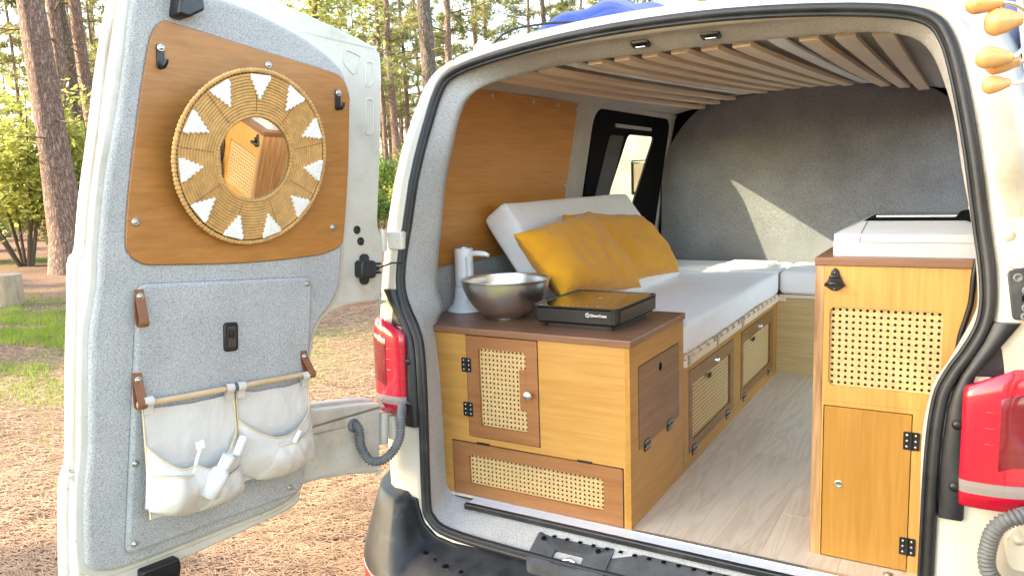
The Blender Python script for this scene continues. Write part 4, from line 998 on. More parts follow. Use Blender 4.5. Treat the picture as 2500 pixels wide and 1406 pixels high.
# leaning back cushion
cu = cushion_mesh((-.06, -.605, 0), (.06, .605, .50), .022, 3, .004, ny=14)
tl = Matrix.Translation((-.392, 1.068, .535)) @ Matrix.Rotation(R(-35.5), 4, 'Y')
o = MB().add([tl @ Vector((v.x - .06, v.y, v.z)) for v in cu[0]], cu[1], True).build('back_cushion', 'linen')
tag(o, 'long white cushion leaning on the left wall behind the yellow pillows', 'cushion')
# pillows
def pillow(corners, th, nrm, label, seed):
    TL, TR, BR, BL = [Vector(c) for c in corners]; n = 26; vs = []; fs = []; nrm = Vector(nrm).normalized()
    for side in (1, -1):
        for j in range(n + 1):
            for i in range(n + 1):
                s = -1 + 2 * i / n; t = -1 + 2 * j / n
                ss = s * (1 - .055 * (1 - t * t) ** 1.0 * (0 if abs(s) < .5 else (abs(s) - .5) * 2)); tt = t * (1 - .06 * (1 - s * s) * (0 if abs(t) < .5 else (abs(t) - .5) * 2))
                p = (TL * (1 - (ss + 1) / 2) + TR * ((ss + 1) / 2)) * (1 - (tt + 1) / 2) + (BL * (1 - (ss + 1) / 2) + BR * ((ss + 1) / 2)) * ((tt + 1) / 2)
                e = max(0, (1 - s ** 4) * (1 - t ** 4)) ** .55
                rad = math.hypot(abs(s) - 1, abs(t) - 1)
                wr = .010 * noise.noise((s * 2.2 + seed, t * 2.2, seed)) + .006 * noise.noise((s * 6 + seed, t * 3, 9)) + .006 * math.sin(14 * math.atan2(t - math.copysign(1, t), s - math.copysign(1, s) + 1e-6)) * math.exp(-rad * 3.2)
                p = p + nrm * side * (th / 2 * e + .002) + nrm * wr * min(1, e * 2)
                if abs(s) == 1 or abs(t) == 1: p += nrm * .006 * noise.noise((s * 7 + seed, t * 7, 3))
                vs.append(p)
        o = 0 if side == 1 else (n + 1) ** 2
        fs += [(o + j * (n + 1) + i, o + j * (n + 1) + i + 1, o + (j + 1) * (n + 1) + i + 1, o + (j + 1) * (n + 1) + i) for j in range(n) for i in range(n)]
    # flat flange of cloth round the seam
    q = (n + 1) ** 2; rimi = [i for i in range(n + 1)] + [(j) * (n + 1) + n for j in range(1, n + 1)] + [n * (n + 1) + i for i in range(n - 1, -1, -1)] + [j * (n + 1) for j in range(n - 1, 0, -1)]
    for k in range(len(rimi)):
        a, b = rimi[k], rimi[(k + 1) % len(rimi)]; fs.append((a, b, q + b, q + a))
    return tag(MB().add(vs, fs, True).build('pillow', 'mustard'), label, 'pillow')
pillow([(-.545, .305, .832), (-.553, .935, .880), (-.345, .985, .562), (-.372, .325, .618)], .150, (.80, -.12, .58), 'mustard yellow linen pillow in front, nearer the steel bowl', 3)
pillow([(-.605, .80, .872), (-.580, 1.575, .820), (-.40, 1.64, .545), (-.43, .93, .56)], .165, (.80, .05, .58), 'mustard yellow linen pillow behind, nearer the grey bulkhead', 8)
# book
bk = thing('book', 'small pale book lying on the white mattress by the bulkhead', 'book', (-.2, 2.18, .525))
bmx = Matrix.Translation((-.175, 2.185, .5245)) @ Matrix.Rotation(R(-3), 4, 'Z')
MB().box((-.115, -.075, 0), (.115, .075, .003), 0, bmx).build('cover', 'paper', bk); MB().box((-.112, -.073, .0031), (.112, .072, .0155), .001, bmx).build('pages', 'paper', bk); MB().box((-.115, -.075, .0157), (.115, .075, .0187), 0, bmx).build('cover', 'paper', bk)

# --- things on the counter
wd = thing('water_dispenser', 'white electric water pump standing on the counter against the left wall', 'dispenser', (-.735, .27, H1))
MB().lathe([(0, .0005), (.066, .0005), (.068, .004), (.060, .012), (.047, .026), (.039, .05), (.036, .085), (.0345, .090)], (-.735, .27, H1), n=28).build('base', 'white_plastic', wd)
MB().lathe([(.0335, .0915), (.0335, .205), (.034, .222), (.030, .226), (0, .227)], (-.735, .27, H1), n=28).build('pump_body', 'white_plastic', wd)
MB().lathe([(.031, .2275), (.031, .231), (0, .231)], (-.735, .27, H1), n=28).build('cap', 'alu', wd)
MB().tube(catmull([(-.705, .262, H1 + .205), (-.67, .255, H1 + .209), (-.63, .248, H1 + .207), (-.615, .246, H1 + .203)], 4, False), [.010] * 9 + [.007] * 3 + [.006], 10).build('spout', 'white_plastic', wd)
MB().box((-.71, .240, H1 + .10), (-.69, .262, H1 + .20), .005).build('spout_base', 'white_plastic', wd)
sbw = MB(); bpf = [(0, .0), (.052, .0), (.058, .004), (.09, .022), (.122, .056), (.142, .098), (.149, .128), (.152, .130), (.1525, .1325), (.149, .133), (.1445, .129), (.139, .099), (.119, .058), (.088, .026), (.05, .006), (0, .005)]
sbw.lathe(catmull(bpf, 3, False), (-.525, .205, H1 + .0008), n=56); tag(sbw.build('mixing_bowl', 'steel'), 'round stainless steel mixing bowl on the dark counter', 'bowl')
hob = thing('induction_hob', 'black portable induction hob at the counter corner beside the bowl', 'hob', (-.215, .255, H1))
vs, fs = boxloft([(-.335, .115, -.095, .40, .02, .5605), (-.335, .115, -.095, .40, .02, .574)]); MB().add(vs, fs).build('foot', 'black', hob)
vs, fs = boxloft([(-.353, .097, -.080, .420, .022, .5745), (-.362, .088, -.071, .428, .022, .583), (-.362, .088, -.071, .428, .022, .626)]); MB().add(vs, fs).build('housing', 'black', hob)
MB().ring(rrect(-.362, .088, -.071, .428, .022, 4), rrect(-.357, .093, -.076, .423, .018, 4), FZ(.6262), -.004, .004).build('rim', 'black', hob)
MB().prism(rrect(-.3565, .0935, -.0765, .4225, .018, 4), FZ(.6263), 0, .0015).build('glass_top', 'glassblack', hob)
for k in range(7): MB().lathe([(.0025, 0), (0, .0001)], (-.27 + k * .018 - (.0 if k < 4 else -.01), .125, .6279), n=8).build('touch_mark', 'letter', hob)
MB().ring(rrect(-.222, .285, -.210, .295, .004, 3), rrect(-.220, .287, -.212, .293, .003, 3), FZ(.6279), 0, .0002).build('touch_mark', 'letter', hob)
cu_ = bpy.data.curves.new('hob_lettering', 'FONT'); cu_.body = 'SilverCrest'; cu_.size = .0118; cu_.align_x = 'LEFT'; cu_.extrude = .0002; cu_.offset = .0002
to = bpy.data.objects.new('lettering_curve', cu_); COL.objects.link(to); bpy.context.view_layer.update()
me = bpy.data.meshes.new_from_object(to.evaluated_get(bpy.context.evaluated_depsgraph_get())); bpy.data.objects.remove(to)
lo_ = bpy.data.objects.new('lettering', me); COL.objects.link(lo_); me.materials.clear(); me.materials.append(M['letter']); lo_.parent = hob
lo_.matrix_basis = Matrix.Translation(Vector((-.1595, .0875, .6035)) - Vector(hob.location)) @ Matrix.Rotation(R(90), 4, 'X')
lg = MB(); a0 = [(.0058 * math.cos(R(t)), .0058 * math.sin(R(t))) for t in range(60, 381, 20)]
lg.tube([(-.1685 + a, .0873, .6078 + b) for a, b in a0], .0013, 6); lg.tube([(-.1685, .0873, .6078), (-.164, .0873, .611)], .0013, 6); lg.build('emblem', 'letter', hob)

# ================================================================ THINGS ON THE OPEN DOOR
mc = Vector((0, 0, 0))
t_, y_ = R(12), R(2.5)
mn = (DN * math.cos(t_) * math.cos(y_) - DA * math.sin(t_) - DO * math.sin(y_) * math.cos(t_)).normalized(); mx_ = DA.cross(mn).normalized(); my_ = mn.cross(mx_)
MC = Vector(FD(.485, .2, .085)) - mx_ * .0275 - my_ * .011
FM = lambda a, b, w: tuple(MC + mx_ * a + my_ * b + mn * w)
mir = thing('raffia_mirror', 'round mirror in a wide coiled raffia frame with white triangles, hung on the door', 'mirror', tuple(MC))
def mring(r, w): return [FM(r * math.cos(2 * math.pi * k / 96), r * math.sin(2 * math.pi * k / 96), w + .0012 * noise.noise((r * 60, k * .35, 1))) for k in range(96)]
MB().lathe([(.0, -.006), (.112, -.006), (.112, -.003), (0, -.003)], MC, mn, 64, False).build('mirror_glass', 'mirror', mir)
MB().lathe([(.107, -.012), (.209, -.012), (.209, -.007), (.107, -.007)], MC, mn, 64).build('backing', 'dark', mir)
for k in range(13):
    r = .1145 + k * .00735
    MB().tube(mring(r, 0), .0042, 7, closed=True).build('rope_coil', 'rope', mir)
for rad, cnt, tr_ in ((.2145, 130, .0062), (.1065, 70, .0055)):
    wv = MB()          # wrapped rim: short slanted turns
    for k in range(cnt):
        a = 2 * math.pi * k / cnt; b = a + 2 * math.pi / cnt * .9; e = 1 + .12 * random.uniform(-1, 1)
        wv.tube([FM(rad * math.cos(a), rad * math.sin(a), -.001), FM(rad * math.cos((a + b) / 2), rad * math.sin((a + b) / 2), .001), FM(rad * math.cos(b), rad * math.sin(b), -.001)], [tr_ * .75 * e, tr_ * 1.08 * e, tr_ * .75 * e], 7)
    kind(wv.build('wrapped_rim', 'rope', mir), 'stuff')
st_ = MB()
for q in range(9):
    a = 2 * math.pi * q / 9 + .3
    st_.tube([FM((.116 + .0075 * k) * math.cos(a + .004 * (k % 2)), (.116 + .0075 * k) * math.sin(a + .004 * (k % 2)), .0040) for k in range(13)], .0008, 5)
kind(st_.build('binding_stitch', 'leather', mir), 'stuff')
for q in range(11):
    a = 2 * math.pi * (q + .04) / 11 + R(90 + 3)
    tri = MB()
    for k in range(9):
        o = (k - 4); ln = [.014, .025, .036, .047, .057, .047, .036, .025, .014][k]; ro = .2045; ri = ro - ln; th_ = o * .0062
        ca, sa = math.cos(a), math.sin(a)
        p0 = (ro * ca - th_ * sa, ro * sa + th_ * ca); p1 = (ri * ca - th_ * sa * .92, ri * sa + th_ * ca * .92)
        tri.tube([FM(*p0, .0040), FM((p0[0] + p1[0]) / 2, (p0[1] + p1[1]) / 2, .0058), FM(*p1, .0048)], .0042, 6)
    tri.build('white_triangle', 'yarn', mir)
# dowel rod
rod = MB(); RA = Vector(FD(.806, -.390, .058)); RB = Vector(FD(.318, -.380, .058))
rod = thing('dowel_rod', 'thin wooden dowel held by two leather straps on the door', 'rod', tuple(RA.lerp(RB, .5)))
MB().tube([RA, RB], .0075, 14).build('rod', 'dowel', rod)
MB().tube([RA.lerp(RB, .465), RA.lerp(RB, .545)], .0080, 14).build('grey_sleeve', 'hose', rod)
def organiser(u0, u1, vt, vb, bulge, label, seed, lean, rim, pockets):
    """cotton hanging pocket: back sheet, big bulging pocket, low pockets, tape edging, two loops.  u0 > u1"""
    o = thing('hanging_organiser', label, 'organiser', FD((u0 + u1) / 2, vt, .06)); n = 22
    wb = lambda s, t: .050 + .012 * t + lean * t * .3
    def pos(s, t, w):          # s 0..1 from the free edge to the hinge, t 0..1 downwards
        u = u0 + (u1 - u0) * s; return u, vt + (vb - vt) * t, w
    vs = []; fs = []
    for j in range(n + 1):
        for i in range(n + 1):
            s, t = i / n, j / n; u, v, w = pos(s, t, wb(s, t)); vs.append(FD(u, v + .003 * noise.noise((s * 5, t * 5, seed)) - .006 * math.sin(math.pi * s) * (1 - t), w + .004 * noise.noise((s * 4, t * 4, seed + 2))))
    fs = [(j * (n + 1) + i, j * (n + 1) + i + 1, (j + 1) * (n + 1) + i + 1, (j + 1) * (n + 1) + i) for j in range(n) for i in range(n)]
    MB().add(vs, fs, True).build('back_sheet', 'cotton', o)
    def sheet(top, depth, b0, s0=0., s1=1., name='pocket', fold=0.):
        vs = []; rimp = []
        for j in range(n + 1):
            for i in range(n + 1):
                s = s0 + (s1 - s0) * i / n; tt = j / n; t0 = top(s); t = t0 + (1.0 - t0) * tt
                a = (i / n); prof = math.sin(math.pi * a) ** .55 if 0 < a < 1 else 0
                body = (math.sin(math.pi * (.30 + .70 * tt)) ** .7) if tt < 1 else 0
                w = wb(s, t) + (b0 + depth * prof * body) + fold * noise.noise((s * 7, t * 6, seed)) * prof
                uu, vv, w = pos(s, t, w)
                uu += .03 * (tt ** 1.5) * (.5 - s) * 1.0
                vv -= .012 * math.sin(math.pi * s) * tt - .03 * (abs(s - .5) * 2) ** 3 * (tt > .8) * (tt - .8) * 5
                p = FD(uu, vv, w); vs.append(p)
                if j == 0: rimp.append(p)
        fs = [(j * (n + 1) + i, j * (n + 1) + i + 1, (j + 1) * (n + 1) + i + 1, (j + 1) * (n + 1) + i) for j in range(n) for i in range(n)]
        q = MB().add(vs, fs, True).build(name, 'cotton', o)
        MB().tube(rimp, .0024, 6).build('tape_edging', 'piping', q)
        return vs
    sheet(rim, bulge, .002, name='pocket', fold=.007)
    for (s0, s1, top, dp) in pockets: sheet(top, dp, .007, s0, s1, 'low_pocket', .008)
    for e in (0, 1):
        MB().tube([FD(*pos(e, k / 10, wb(e, k / 10) + .001)) for k in range(11)], .0026, 6).build('tape_edging', 'piping', o)
    for s in (.04, .93):          # loops round the rod
        u = u0 + (u1 - u0) * s; lp_ = []; vs = []; fs = []
        for k in range(13):
            an = R(-70 + 320 * k / 12); lp_.append((vt + .013 + .0115 * math.sin(an) * 1.0, .058 + .0115 * math.cos(an)))
        lp_ = [(vt - .012, .060)] + lp_[0:] + [(vt - .012, .050)]
        rot_v = -.385 - (vt + .013)
        for v, w in lp_:
            for uu in (u - .011, u + .011): vs.append(FD(uu, v + (rot_v if v > vt else 0), w))
        fs = [(2 * k, 2 * k + 1, 2 * k + 3, 2 * k + 2) for k in range(len(lp_) - 1)]
        MB().add(vs, fs, True).build('loop', 'cotton', o)
    return o
g1 = organiser(.792, .563, -.402, -.655, .050, 'cream cotton hanging organiser with a white bottle, nearer the free door edge', 1, .05,
               lambda s: .34 + .30 * math.sin(math.pi * min(1, s * 1.02)) ** .8 - .07 * math.exp(-((s - .42) / .09) ** 2),
               [(.02, .52, lambda s: .60 + .12 * s, .056), (.50, .98, lambda s: .80 - .25 * (s - .5), .052)])
g2 = organiser(.556, .338, -.402, -.628, .042, 'cream cotton hanging organiser nearer the door hinges', 6, .02,
               lambda s: .30 + .26 * math.sin(math.pi * min(1, s * 1.02)) ** .8,
               [(.22, .99, lambda s: .62 + .08 * math.sin(math.pi * s) - .10 * s, .048)])
def bottle(u, v, label, h=.10, r=.023, tilt=.45, w=.125):
    b = thing('bottle', label, 'bottle', FD(u, v, w)); p = Vector(FD(u, v, w)); ax = (DA * math.cos(tilt) - DO * math.sin(tilt) * .9 + DN * .25).normalized()
    MB().lathe([(0, -.045), (r, -.042), (r, .012), (r * .85, .022), (r * .5, .030), (r * .48, .032)], p, ax, 24).build('bottle_body', 'white_plastic', b)
    MB().lathe([(r * .62, .033), (r * .64, .062), (r * .5, .064), (r * .45, .055), (0, .055)], p, ax, 24).build('cap', 'white_plastic', b)
bottle(.655, -.585, 'white plastic bottle leaning in the left cotton organiser pocket')
tb_ = MB(); tb_.box((-.010, -.006, 0), (.010, .006, .05), .003, Matrix.Translation(FD(.592, -.545, .105)) @ Matrix.Rotation(R(-35), 4, 'X'))
tag(tb_.build('sachet', 'white_plastic'), 'small white sachet sticking out of the left cotton organiser, right corner', 'sachet')
tb2 = thing('toothbrush', 'clear toothbrush head leaning in the left cotton organiser', 'toothbrush', FD(.70, -.545, .10))
MB().tube([FD(.705, -.56, .110), FD(.69, -.525, .105), FD(.683, -.508, .104)], .004, 8).build('handle', 'white_plastic', tb2)
MB().box((-.006, -.009, 0), (.006, .009, .018), .002, Matrix.Translation(FD(.683, -.508, .105))).build('bristles', 'yarn', tb2)
tub = MB().tube([FD(.425, -.545, .110), FD(.412, -.515, .118)], .0065, 12)
tag(tub.build('tube', 'white_plastic'), 'thin white tube in the right cotton organiser pocket', 'tube')

# --- hook rack with wooden knobs hanging on the right door
hk = thing('hook_rack', 'chrome wire hook rack with wooden pear-shaped knobs, top right', 'hook rack', (.90, -.95, 1.15))
def knob(p, d, L, r):
    MB().lathe(catmull([(0, 0), (r * .62, L * .04), (r * .98, L * .22), (r, L * .36), (r * .80, L * .66), (r * .52, L * .88), (r * .42, L), (0, L * 1.01)], 3, False), p, d, 22).build('wooden_knob', 'knob_wood', hk)
knob((.7815, -.915, 1.195), (.96, .10, -.10), .036, .0125)
knob((.801, -.910, 1.171), (.98, .20, .03), .036, .0150)
knob((.7935, -.925, 1.133), (.97, .10, -.10), .036, .0120)
knob((.8035, -.905, 1.128), (.98, .20, -.02), .034, .0135)
knob((.8015, -.917, 1.1015), (.97, .20, .06), .027, .0100)
ww = MB()
for pts in ([(.8165, -.911, 1.1915), (.833, -.905, 1.186), (.848, -.898, 1.170), (.853, -.89, 1.145), (.86, -.885, 1.135)], [(.836, -.903, 1.172), (.848, -.90, 1.172), (.87, -.89, 1.168)],
            [(.829, -.922, 1.129), (.838, -.91, 1.138), (.846, -.90, 1.155), (.868, -.885, 1.172)], [(.837, -.898, 1.127), (.85, -.893, 1.127), (.87, -.89, 1.13)],
            [(.828, -.912, 1.1035), (.838, -.905, 1.1035), (.846, -.90, 1.113), (.852, -.893, 1.132), (.87, -.885, 1.15)]):
    ww.tube(catmull(pts, 5, False), .0024, 8)
ww.tube([(.87, -.888, 1.10), (.872, -.888, 1.25)], .0035, 8); ww.tube([(.872, -.888, 1.25), (.885, -.888, 1.262), (.93, -.888, 1.262)], .0035, 8)
ww.tube([(.87, -.888, 1.115), (.915, -.888, 1.115)], .0028, 8)
ww.build('wire_frame', 'chrome', hk)

# --- on the roof and beside the van
def drape(n, m, f, name, mat, label, cat):
    vs = [f(i / n, j / m) for j in range(m + 1) for i in range(n + 1)]
    fs = [(j * (n + 1) + i, j * (n + 1) + i + 1, (j + 1) * (n + 1) + i + 1, (j + 1) * (n + 1) + i) for j in range(m) for i in range(n)]
    return tag(MB().add(vs, fs, True).build(name, mat), label, cat)
def blue_f(s, t):
    x = -.52 + .56 * s; y = .22 + .75 * t; e = (math.sin(math.pi * s) ** .7 if 0 < s < 1 else 0) * (math.sin(math.pi * t) ** .5 if 0 < t < 1 else 0)
    return (x, y, 1.455 + .150 * e + .022 * e * noise.noise((s * 4, t * 7, 2)) + .012 * e * math.sin(s * 22 + t * 9) - .02 * abs(s - .5))
drape(28, 18, blue_f, 'folded_tarp', 'blue', 'bright blue folded tarp lying on the van roof', 'tarp')
def side_half(z):
    for (x0, z0), (x1, z1) in zip(OUT[4:], OUT[5:]):
        if z0 <= z <= z1: return x0 + (x1 - x0) * (z - z0) / (z1 - z0)
    return .78
tv = []; tz = [1.53 - .62 * j / 14 for j in range(15)]
for z in tz:
    a = max(.852, XC + side_half(min(z, 1.30)) + .006); q = rrect(a, .10, a + .075, .95, .025, 4)
    tv += [(x + .006 * math.sin(y * 23 + z * 9), y + .012 * math.sin(z * 13 + x * 40), z) for x, y in q]
nq = len(tv) // 15
tf = [(j * nq + i, j * nq + (i + 1) % nq, (j + 1) * nq + (i + 1) % nq, (j + 1) * nq + i) for j in range(14) for i in range(nq)] + [tuple(range(nq)), tuple(range(14 * nq, 15 * nq))]
tag(MB().add(tv, tf, True).build('side_tarp', 'blue'), 'dark blue folded tarp hanging down the right side of the van', 'tarp')
MB().tube(catmull([(-.47, .07, 1.418), (-.42, .09, 1.46), (-.35, .12, 1.475), (-.24, .2, 1.482), (-.1, .4, 1.48)], 5, False), .0035, 6).build('roof_cable', 'rubber', van)
MB().lathe([(.035, 0), (.033, .02), (.02, .034), (0, .036)], (-.50, .09, 1.408), (-.1, 0, 1), 18).build('roof_grommet', 'paint', van)

# ================================================================ THE FOREST
def trunk_mb(h, r0, r1, lean=(0, 0), bend=.15, n=14, m=22, seed=0, flare=1.35, rough=.10):
    vs = []; fs = []; pts = []
    for j in range(m + 1):
        t = j / m; z = h * t; c = Vector((lean[0] * t + bend * math.sin(t * 3.1 + seed) * t, lean[1] * t + bend * math.cos(t * 2.3 + seed) * t - bend * t * math.cos(seed) * .5, z)); pts.append(c)
        r = (r0 + (r1 - r0) * t) * (1 + (flare - 1) * math.exp(-z / .35))
        for k in range(n):
            a = 2 * math.pi * k / n; rr_ = r * (1 + rough * noise.noise((math.cos(a) * 1.6 + seed, math.sin(a) * 1.6, z * 1.2 + seed)) + rough * .5 * noise.noise((math.cos(a) * 5 + seed, math.sin(a) * 5, z * 4)))
            vs.append(c + Vector((math.cos(a) * rr_, math.sin(a) * rr_, -.08 if j == 0 else 0)))
    fs = [(j * n + k, j * n + (k + 1) % n, (j + 1) * n + (k + 1) % n, (j + 1) * n + k) for j in range(m) for k in range(n)]
    return MB().add(vs, fs, True), pts
def tuft(vs, fs, c, r, cnt, rng, flat=1.0, wd=.012):
    """a burst of needles, each one thin triangle"""
    for _ in range(cnt):
        d = Vector((rng.gauss(0, 1), rng.gauss(0, 1), rng.gauss(0, 1) * flat)).normalized(); p = c + d * r * rng.uniform(.55, 1.1); s = d.orthogonal().normalized() * wd
        o = len(vs); b = c + d * r * .12
        vs += [b - s, b + s, p]; fs.append((o, o + 1, o + 2))
def pine_parts(seed, h, r0, crown_from, spread, ntuft, needles, tr, dead=10, wd=.016, lean=(0, 0), bend=.15, nseg=14):
    rng = random.Random(seed); mb, pts = trunk_mb(h, r0, r0 * .28, lean, bend, nseg, 22, seed)
    def at(z):
        t = max(0, min(.999, z / h)) * 22; i = int(t); return pts[i].lerp(pts[i + 1], t - i)
    br = MB(); vs = []; fs = []
    for k in range(dead):          # bare lower twigs
        z = h * rng.uniform(.12, crown_from); a = rng.uniform(0, 6.28); L = rng.uniform(.5, 1.6); p = at(z); q = p + Vector((math.cos(a) * L, math.sin(a) * L, L * rng.uniform(-.15, .35)))
        mid = p.lerp(q, .5) + Vector((0, 0, rng.uniform(-.1, .12))); br.tube([p, mid, q], [.022, .014, .005], 5, cap=False)
        for e in range(2):
            w = mid.lerp(q, rng.random()); br.tube([w, w + Vector((rng.uniform(-.35, .35), rng.uniform(-.35, .35), rng.uniform(-.1, .3)))], [.008, .003], 4, cap=False)
    for k in range(ntuft // 6):
        z = h * (crown_from + (1 - crown_from) * (k + rng.random()) / (ntuft // 6)); a = rng.uniform(0, 6.28); f = 1 - ((z / h - crown_from) / (1.02 - crown_from)) ** 1.5
        L = spread * (.45 + .55 * f) * rng.uniform(.7, 1.1); p = at(z); q = p + Vector((math.cos(a) * L, math.sin(a) * L, L * rng.uniform(.05, .35)))
        br.tube([p, p.lerp(q, .5) + Vector((0, 0, -.08)), q], [.035, .02, .006], 5, cap=False)
        for e in range(6):
            c = p.lerp(q, rng.uniform(.42, 1.0)) + Vector((rng.gauss(0, .28), rng.gauss(0, .28), rng.gauss(0, .18))); tuft(vs, fs, c, tr * rng.uniform(.7, 1.25), needles, rng, .7, wd)
    return mb, br, MB().add(vs, fs)
def place_pine(parts, loc, label, group=None, bark='bark', rot=0, scale=1, name='pine_tree'):
    """parts: (trunk, branches, crown) builders or earlier objects to copy"""
    r = thing(name, label, 'tree', loc, group); r.rotation_euler[2] = rot; r.scale = (scale,) * 3; obs = []
    for p, nm, mt in zip(parts, ('trunk', 'branches', 'crown'), (bark, 'twig', 'needle')):
        if isinstance(p, MB):
            o = MB(); o.v, o.f, o.sm = p.v, p.f, p.sm; o = o.build(nm, mt); o.parent = r
        else:
            o = p.copy(); COL.objects.link(o); o.parent = r
        if nm != 'trunk': o['kind'] = 'stuff'
        obs.append(o)
    return r, obs
# near trunks
big = pine_parts(1, 15, .34, .62, 3.2, 72, 60, .55, 6, .018, (-1.2, .1), .25, 22)
place_pine(big, (-15.4, 6.95, GZ), 'thick red-barked pine trunk standing foremost at the far left')
mid1 = pine_parts(2, 16, .25, .50, 3.0, 84, 60, .55, 12, .018, (-.5, .2), .2, 18)
_, mo = place_pine(mid1, (-11.3, 14.57, GZ), 'stout grey pine trunk just above the open door corner, left of the van roof', bark='bark_grey')
mid2 = pine_parts(3, 15, .20, .45, 2.6, 84, 55, .5, 16, .018, (.3, .2), .3)
_, m2 = place_pine(mid2, (-17.0, 23.4, GZ), 'slimmer pine trunk directly right of the stout grey one', bark='bark')
mid3 = pine_parts(4, 15, .22, .42, 2.6, 84, 55, .5, 20, .018, (-.7, -.2), .35)
_, m3 = place_pine(mid3, (-22.3, 26.8, GZ), 'pine with flaking lit trunk between the door and the stout grey pine', bark='bark')
near = [((-18.7, 9.1), m2, 'pine trunk just right of the thick red one at the left edge', 3.1), ((-21.0, 10.75), mo, 'dark scaly pine trunk third from the left edge', .92), ((-19.8, 10.6), m3, 'pine trunk leaning left, closest to the open door on its left', .26),
        ((-33.9, 14.4), mo, 'reddish pine trunk cut by the left picture edge', 5.1), ((-33.3, 39.7), m2, 'straight pine trunk left of the flaking lit one', 1.0),
        ((-24.5, 37.3), m3, 'pine trunk above the left end of the van roof', 2.0), ((-19.0, 36.2), mo, 'pine trunk left of the blue roof tarp', .9), ((-12.7, 29.9), m2, 'pale pine trunk right of the blue roof tarp', 4.0)]
for (x, y), src, lb, rt in near: place_pine(src, (x, y, GZ), lb, rot=rt)
far_src = [pine_parts(20 + k, 17, .17, .34, 2.7, 108, 34, .62, 14, .030, (random.uniform(-.6, .6), random.uniform(-.6, .6)), .35, 9) for k in range(3)]
fobs = []
rng = random.Random(5); cnt = 0
def far_ok(x, y):
    return True
spots = []
while len(spots) < 138:
    a = R(rng.uniform(22, 70)) if len(spots) < 98 else R(rng.uniform(-95, 20)); d = rng.uniform(36, 92)
    x = .79 - d * math.sin(a); y = -1.95 + d * math.cos(a)
    if all((x - p[0]) ** 2 + (y - p[1]) ** 2 > 9 for p in spots): spots.append((x, y))
for i, (x, y) in enumerate(spots):
    k = i % 3; r, ob = place_pine(far_src[k] if i < 3 else fobs[k], (x, y, GZ), 'slender pine of the open wood far behind the van', 'pines of the wood behind', rot=rng.uniform(0, 6.28), scale=rng.uniform(.8, 1.15))
    if i < 3: fobs.append(ob)

# shrubs: many small leaves on thin stems
def shrub_parts(seed, h, rx, nleaf, lw, base=.1):
    rng = random.Random(seed); vs = []; fs = []; st = MB(); cl = []
    for k in range(9):
        a = rng.uniform(0, 6.28); L = rx * rng.uniform(.3, .9); top = Vector((math.cos(a) * L, math.sin(a) * L, h * rng.uniform(.55, .98)))
        p0 = Vector((math.cos(a) * .08, math.sin(a) * .08, -.05)); midp = p0.lerp(top, .5) + Vector((rng.gauss(0, .12), rng.gauss(0, .12), .1))
        st.tube([p0, midp, top], [.03, .018, .006], 5, cap=False)
        for e in range(11): cl.append((midp.lerp(top, rng.uniform(-.35, 1.05)) + Vector((rng.gauss(0, .2), rng.gauss(0, .2), rng.gauss(0, .16))) * rx, rng.uniform(.12, .34) * rx))
    for _ in range(nleaf):
        c, r = rng.choice(cl); d = Vector((rng.gauss(0, 1), rng.gauss(0, 1), rng.gauss(0, .8))); p = c + d * r * .55
        if p.z < base: continue
        u = Vector((rng.gauss(0, 1), rng.gauss(0, 1), rng.gauss(0, .5))).normalized(); w = u.cross(Vector((rng.gauss(0, .4), rng.gauss(0, .4), 1))).normalized(); l = lw * rng.uniform(.7, 1.4); o = len(vs)
        vs += [p - u * l, p + w * l * .5, p + u * l, p - w * l * .5]; fs.append((o, o + 1, o + 2, o + 3))
    return MB().add(vs, fs), st
SH = [shrub_parts(31, 3.2, 1.5, 9000, .055), shrub_parts(32, 2.3, 1.25, 7000, .050), shrub_parts(33, 4.6, 1.9, 10000, .065)]
SO = {}
def shrub(k, mat, loc, label, rot=0, sc=1, group=None):
    r = thing('shrub', label, 'shrub', loc, group); r.rotation_euler[2] = rot; r.scale = (sc,) * 3
    if (k, mat) not in SO:
        l = MB(); l.v, l.f, l.sm = SH[k][0].v, SH[k][0].f, SH[k][0].sm; l = l.build('foliage', mat); s = MB(); s.v, s.f, s.sm = SH[k][1].v, SH[k][1].f, SH[k][1].sm; s = s.build('stem', 'twig'); SO[(k, mat)] = (l, s); l.parent = r; s.parent = r
    else:
        for o in SO[(k, mat)]: c = o.copy(); COL.objects.link(c); c.parent = r
shrub(0, 'leaf', (-18.3, 7.5, GZ), 'yellow-green shrub left of the thick red pine trunk', .3, 1.4)
shrub(0, 'leaf', (-18.2, 9.2, GZ), 'yellow-green shrub between the thick red pine and the open door', 1.9, 1.3)
shrub(0, 'leaf', (-21.5, 7.9, GZ), 'tall lit shrub cut by the left picture edge', 2.6, 1.15)
shrub(2, 'leaf_dk', (-24.0, 12.9, GZ), 'ivy-dark shrub at the foot of the dark scaly pine', 1.2, .62)
shrub(0, 'leaf_dk', (-16.9, 19.8, GZ), 'dark green shrub in the gap between door and van', .7, 1.0)
shrub(1, 'leaf', (-15.3, 19.4, GZ), 'sunlit green shrub low in the gap beside the van', 3.0, 1.2)
shrub(2, 'leaf_dk', (-19.4, 21.2, GZ), 'tall green shrub behind the gap beside the door', 4.1, .62)
shrub(1, 'leaf_dk', (-15.8, 17.4, GZ), 'small dark shrub lowest in the gap beside the van', 5.0, .8)
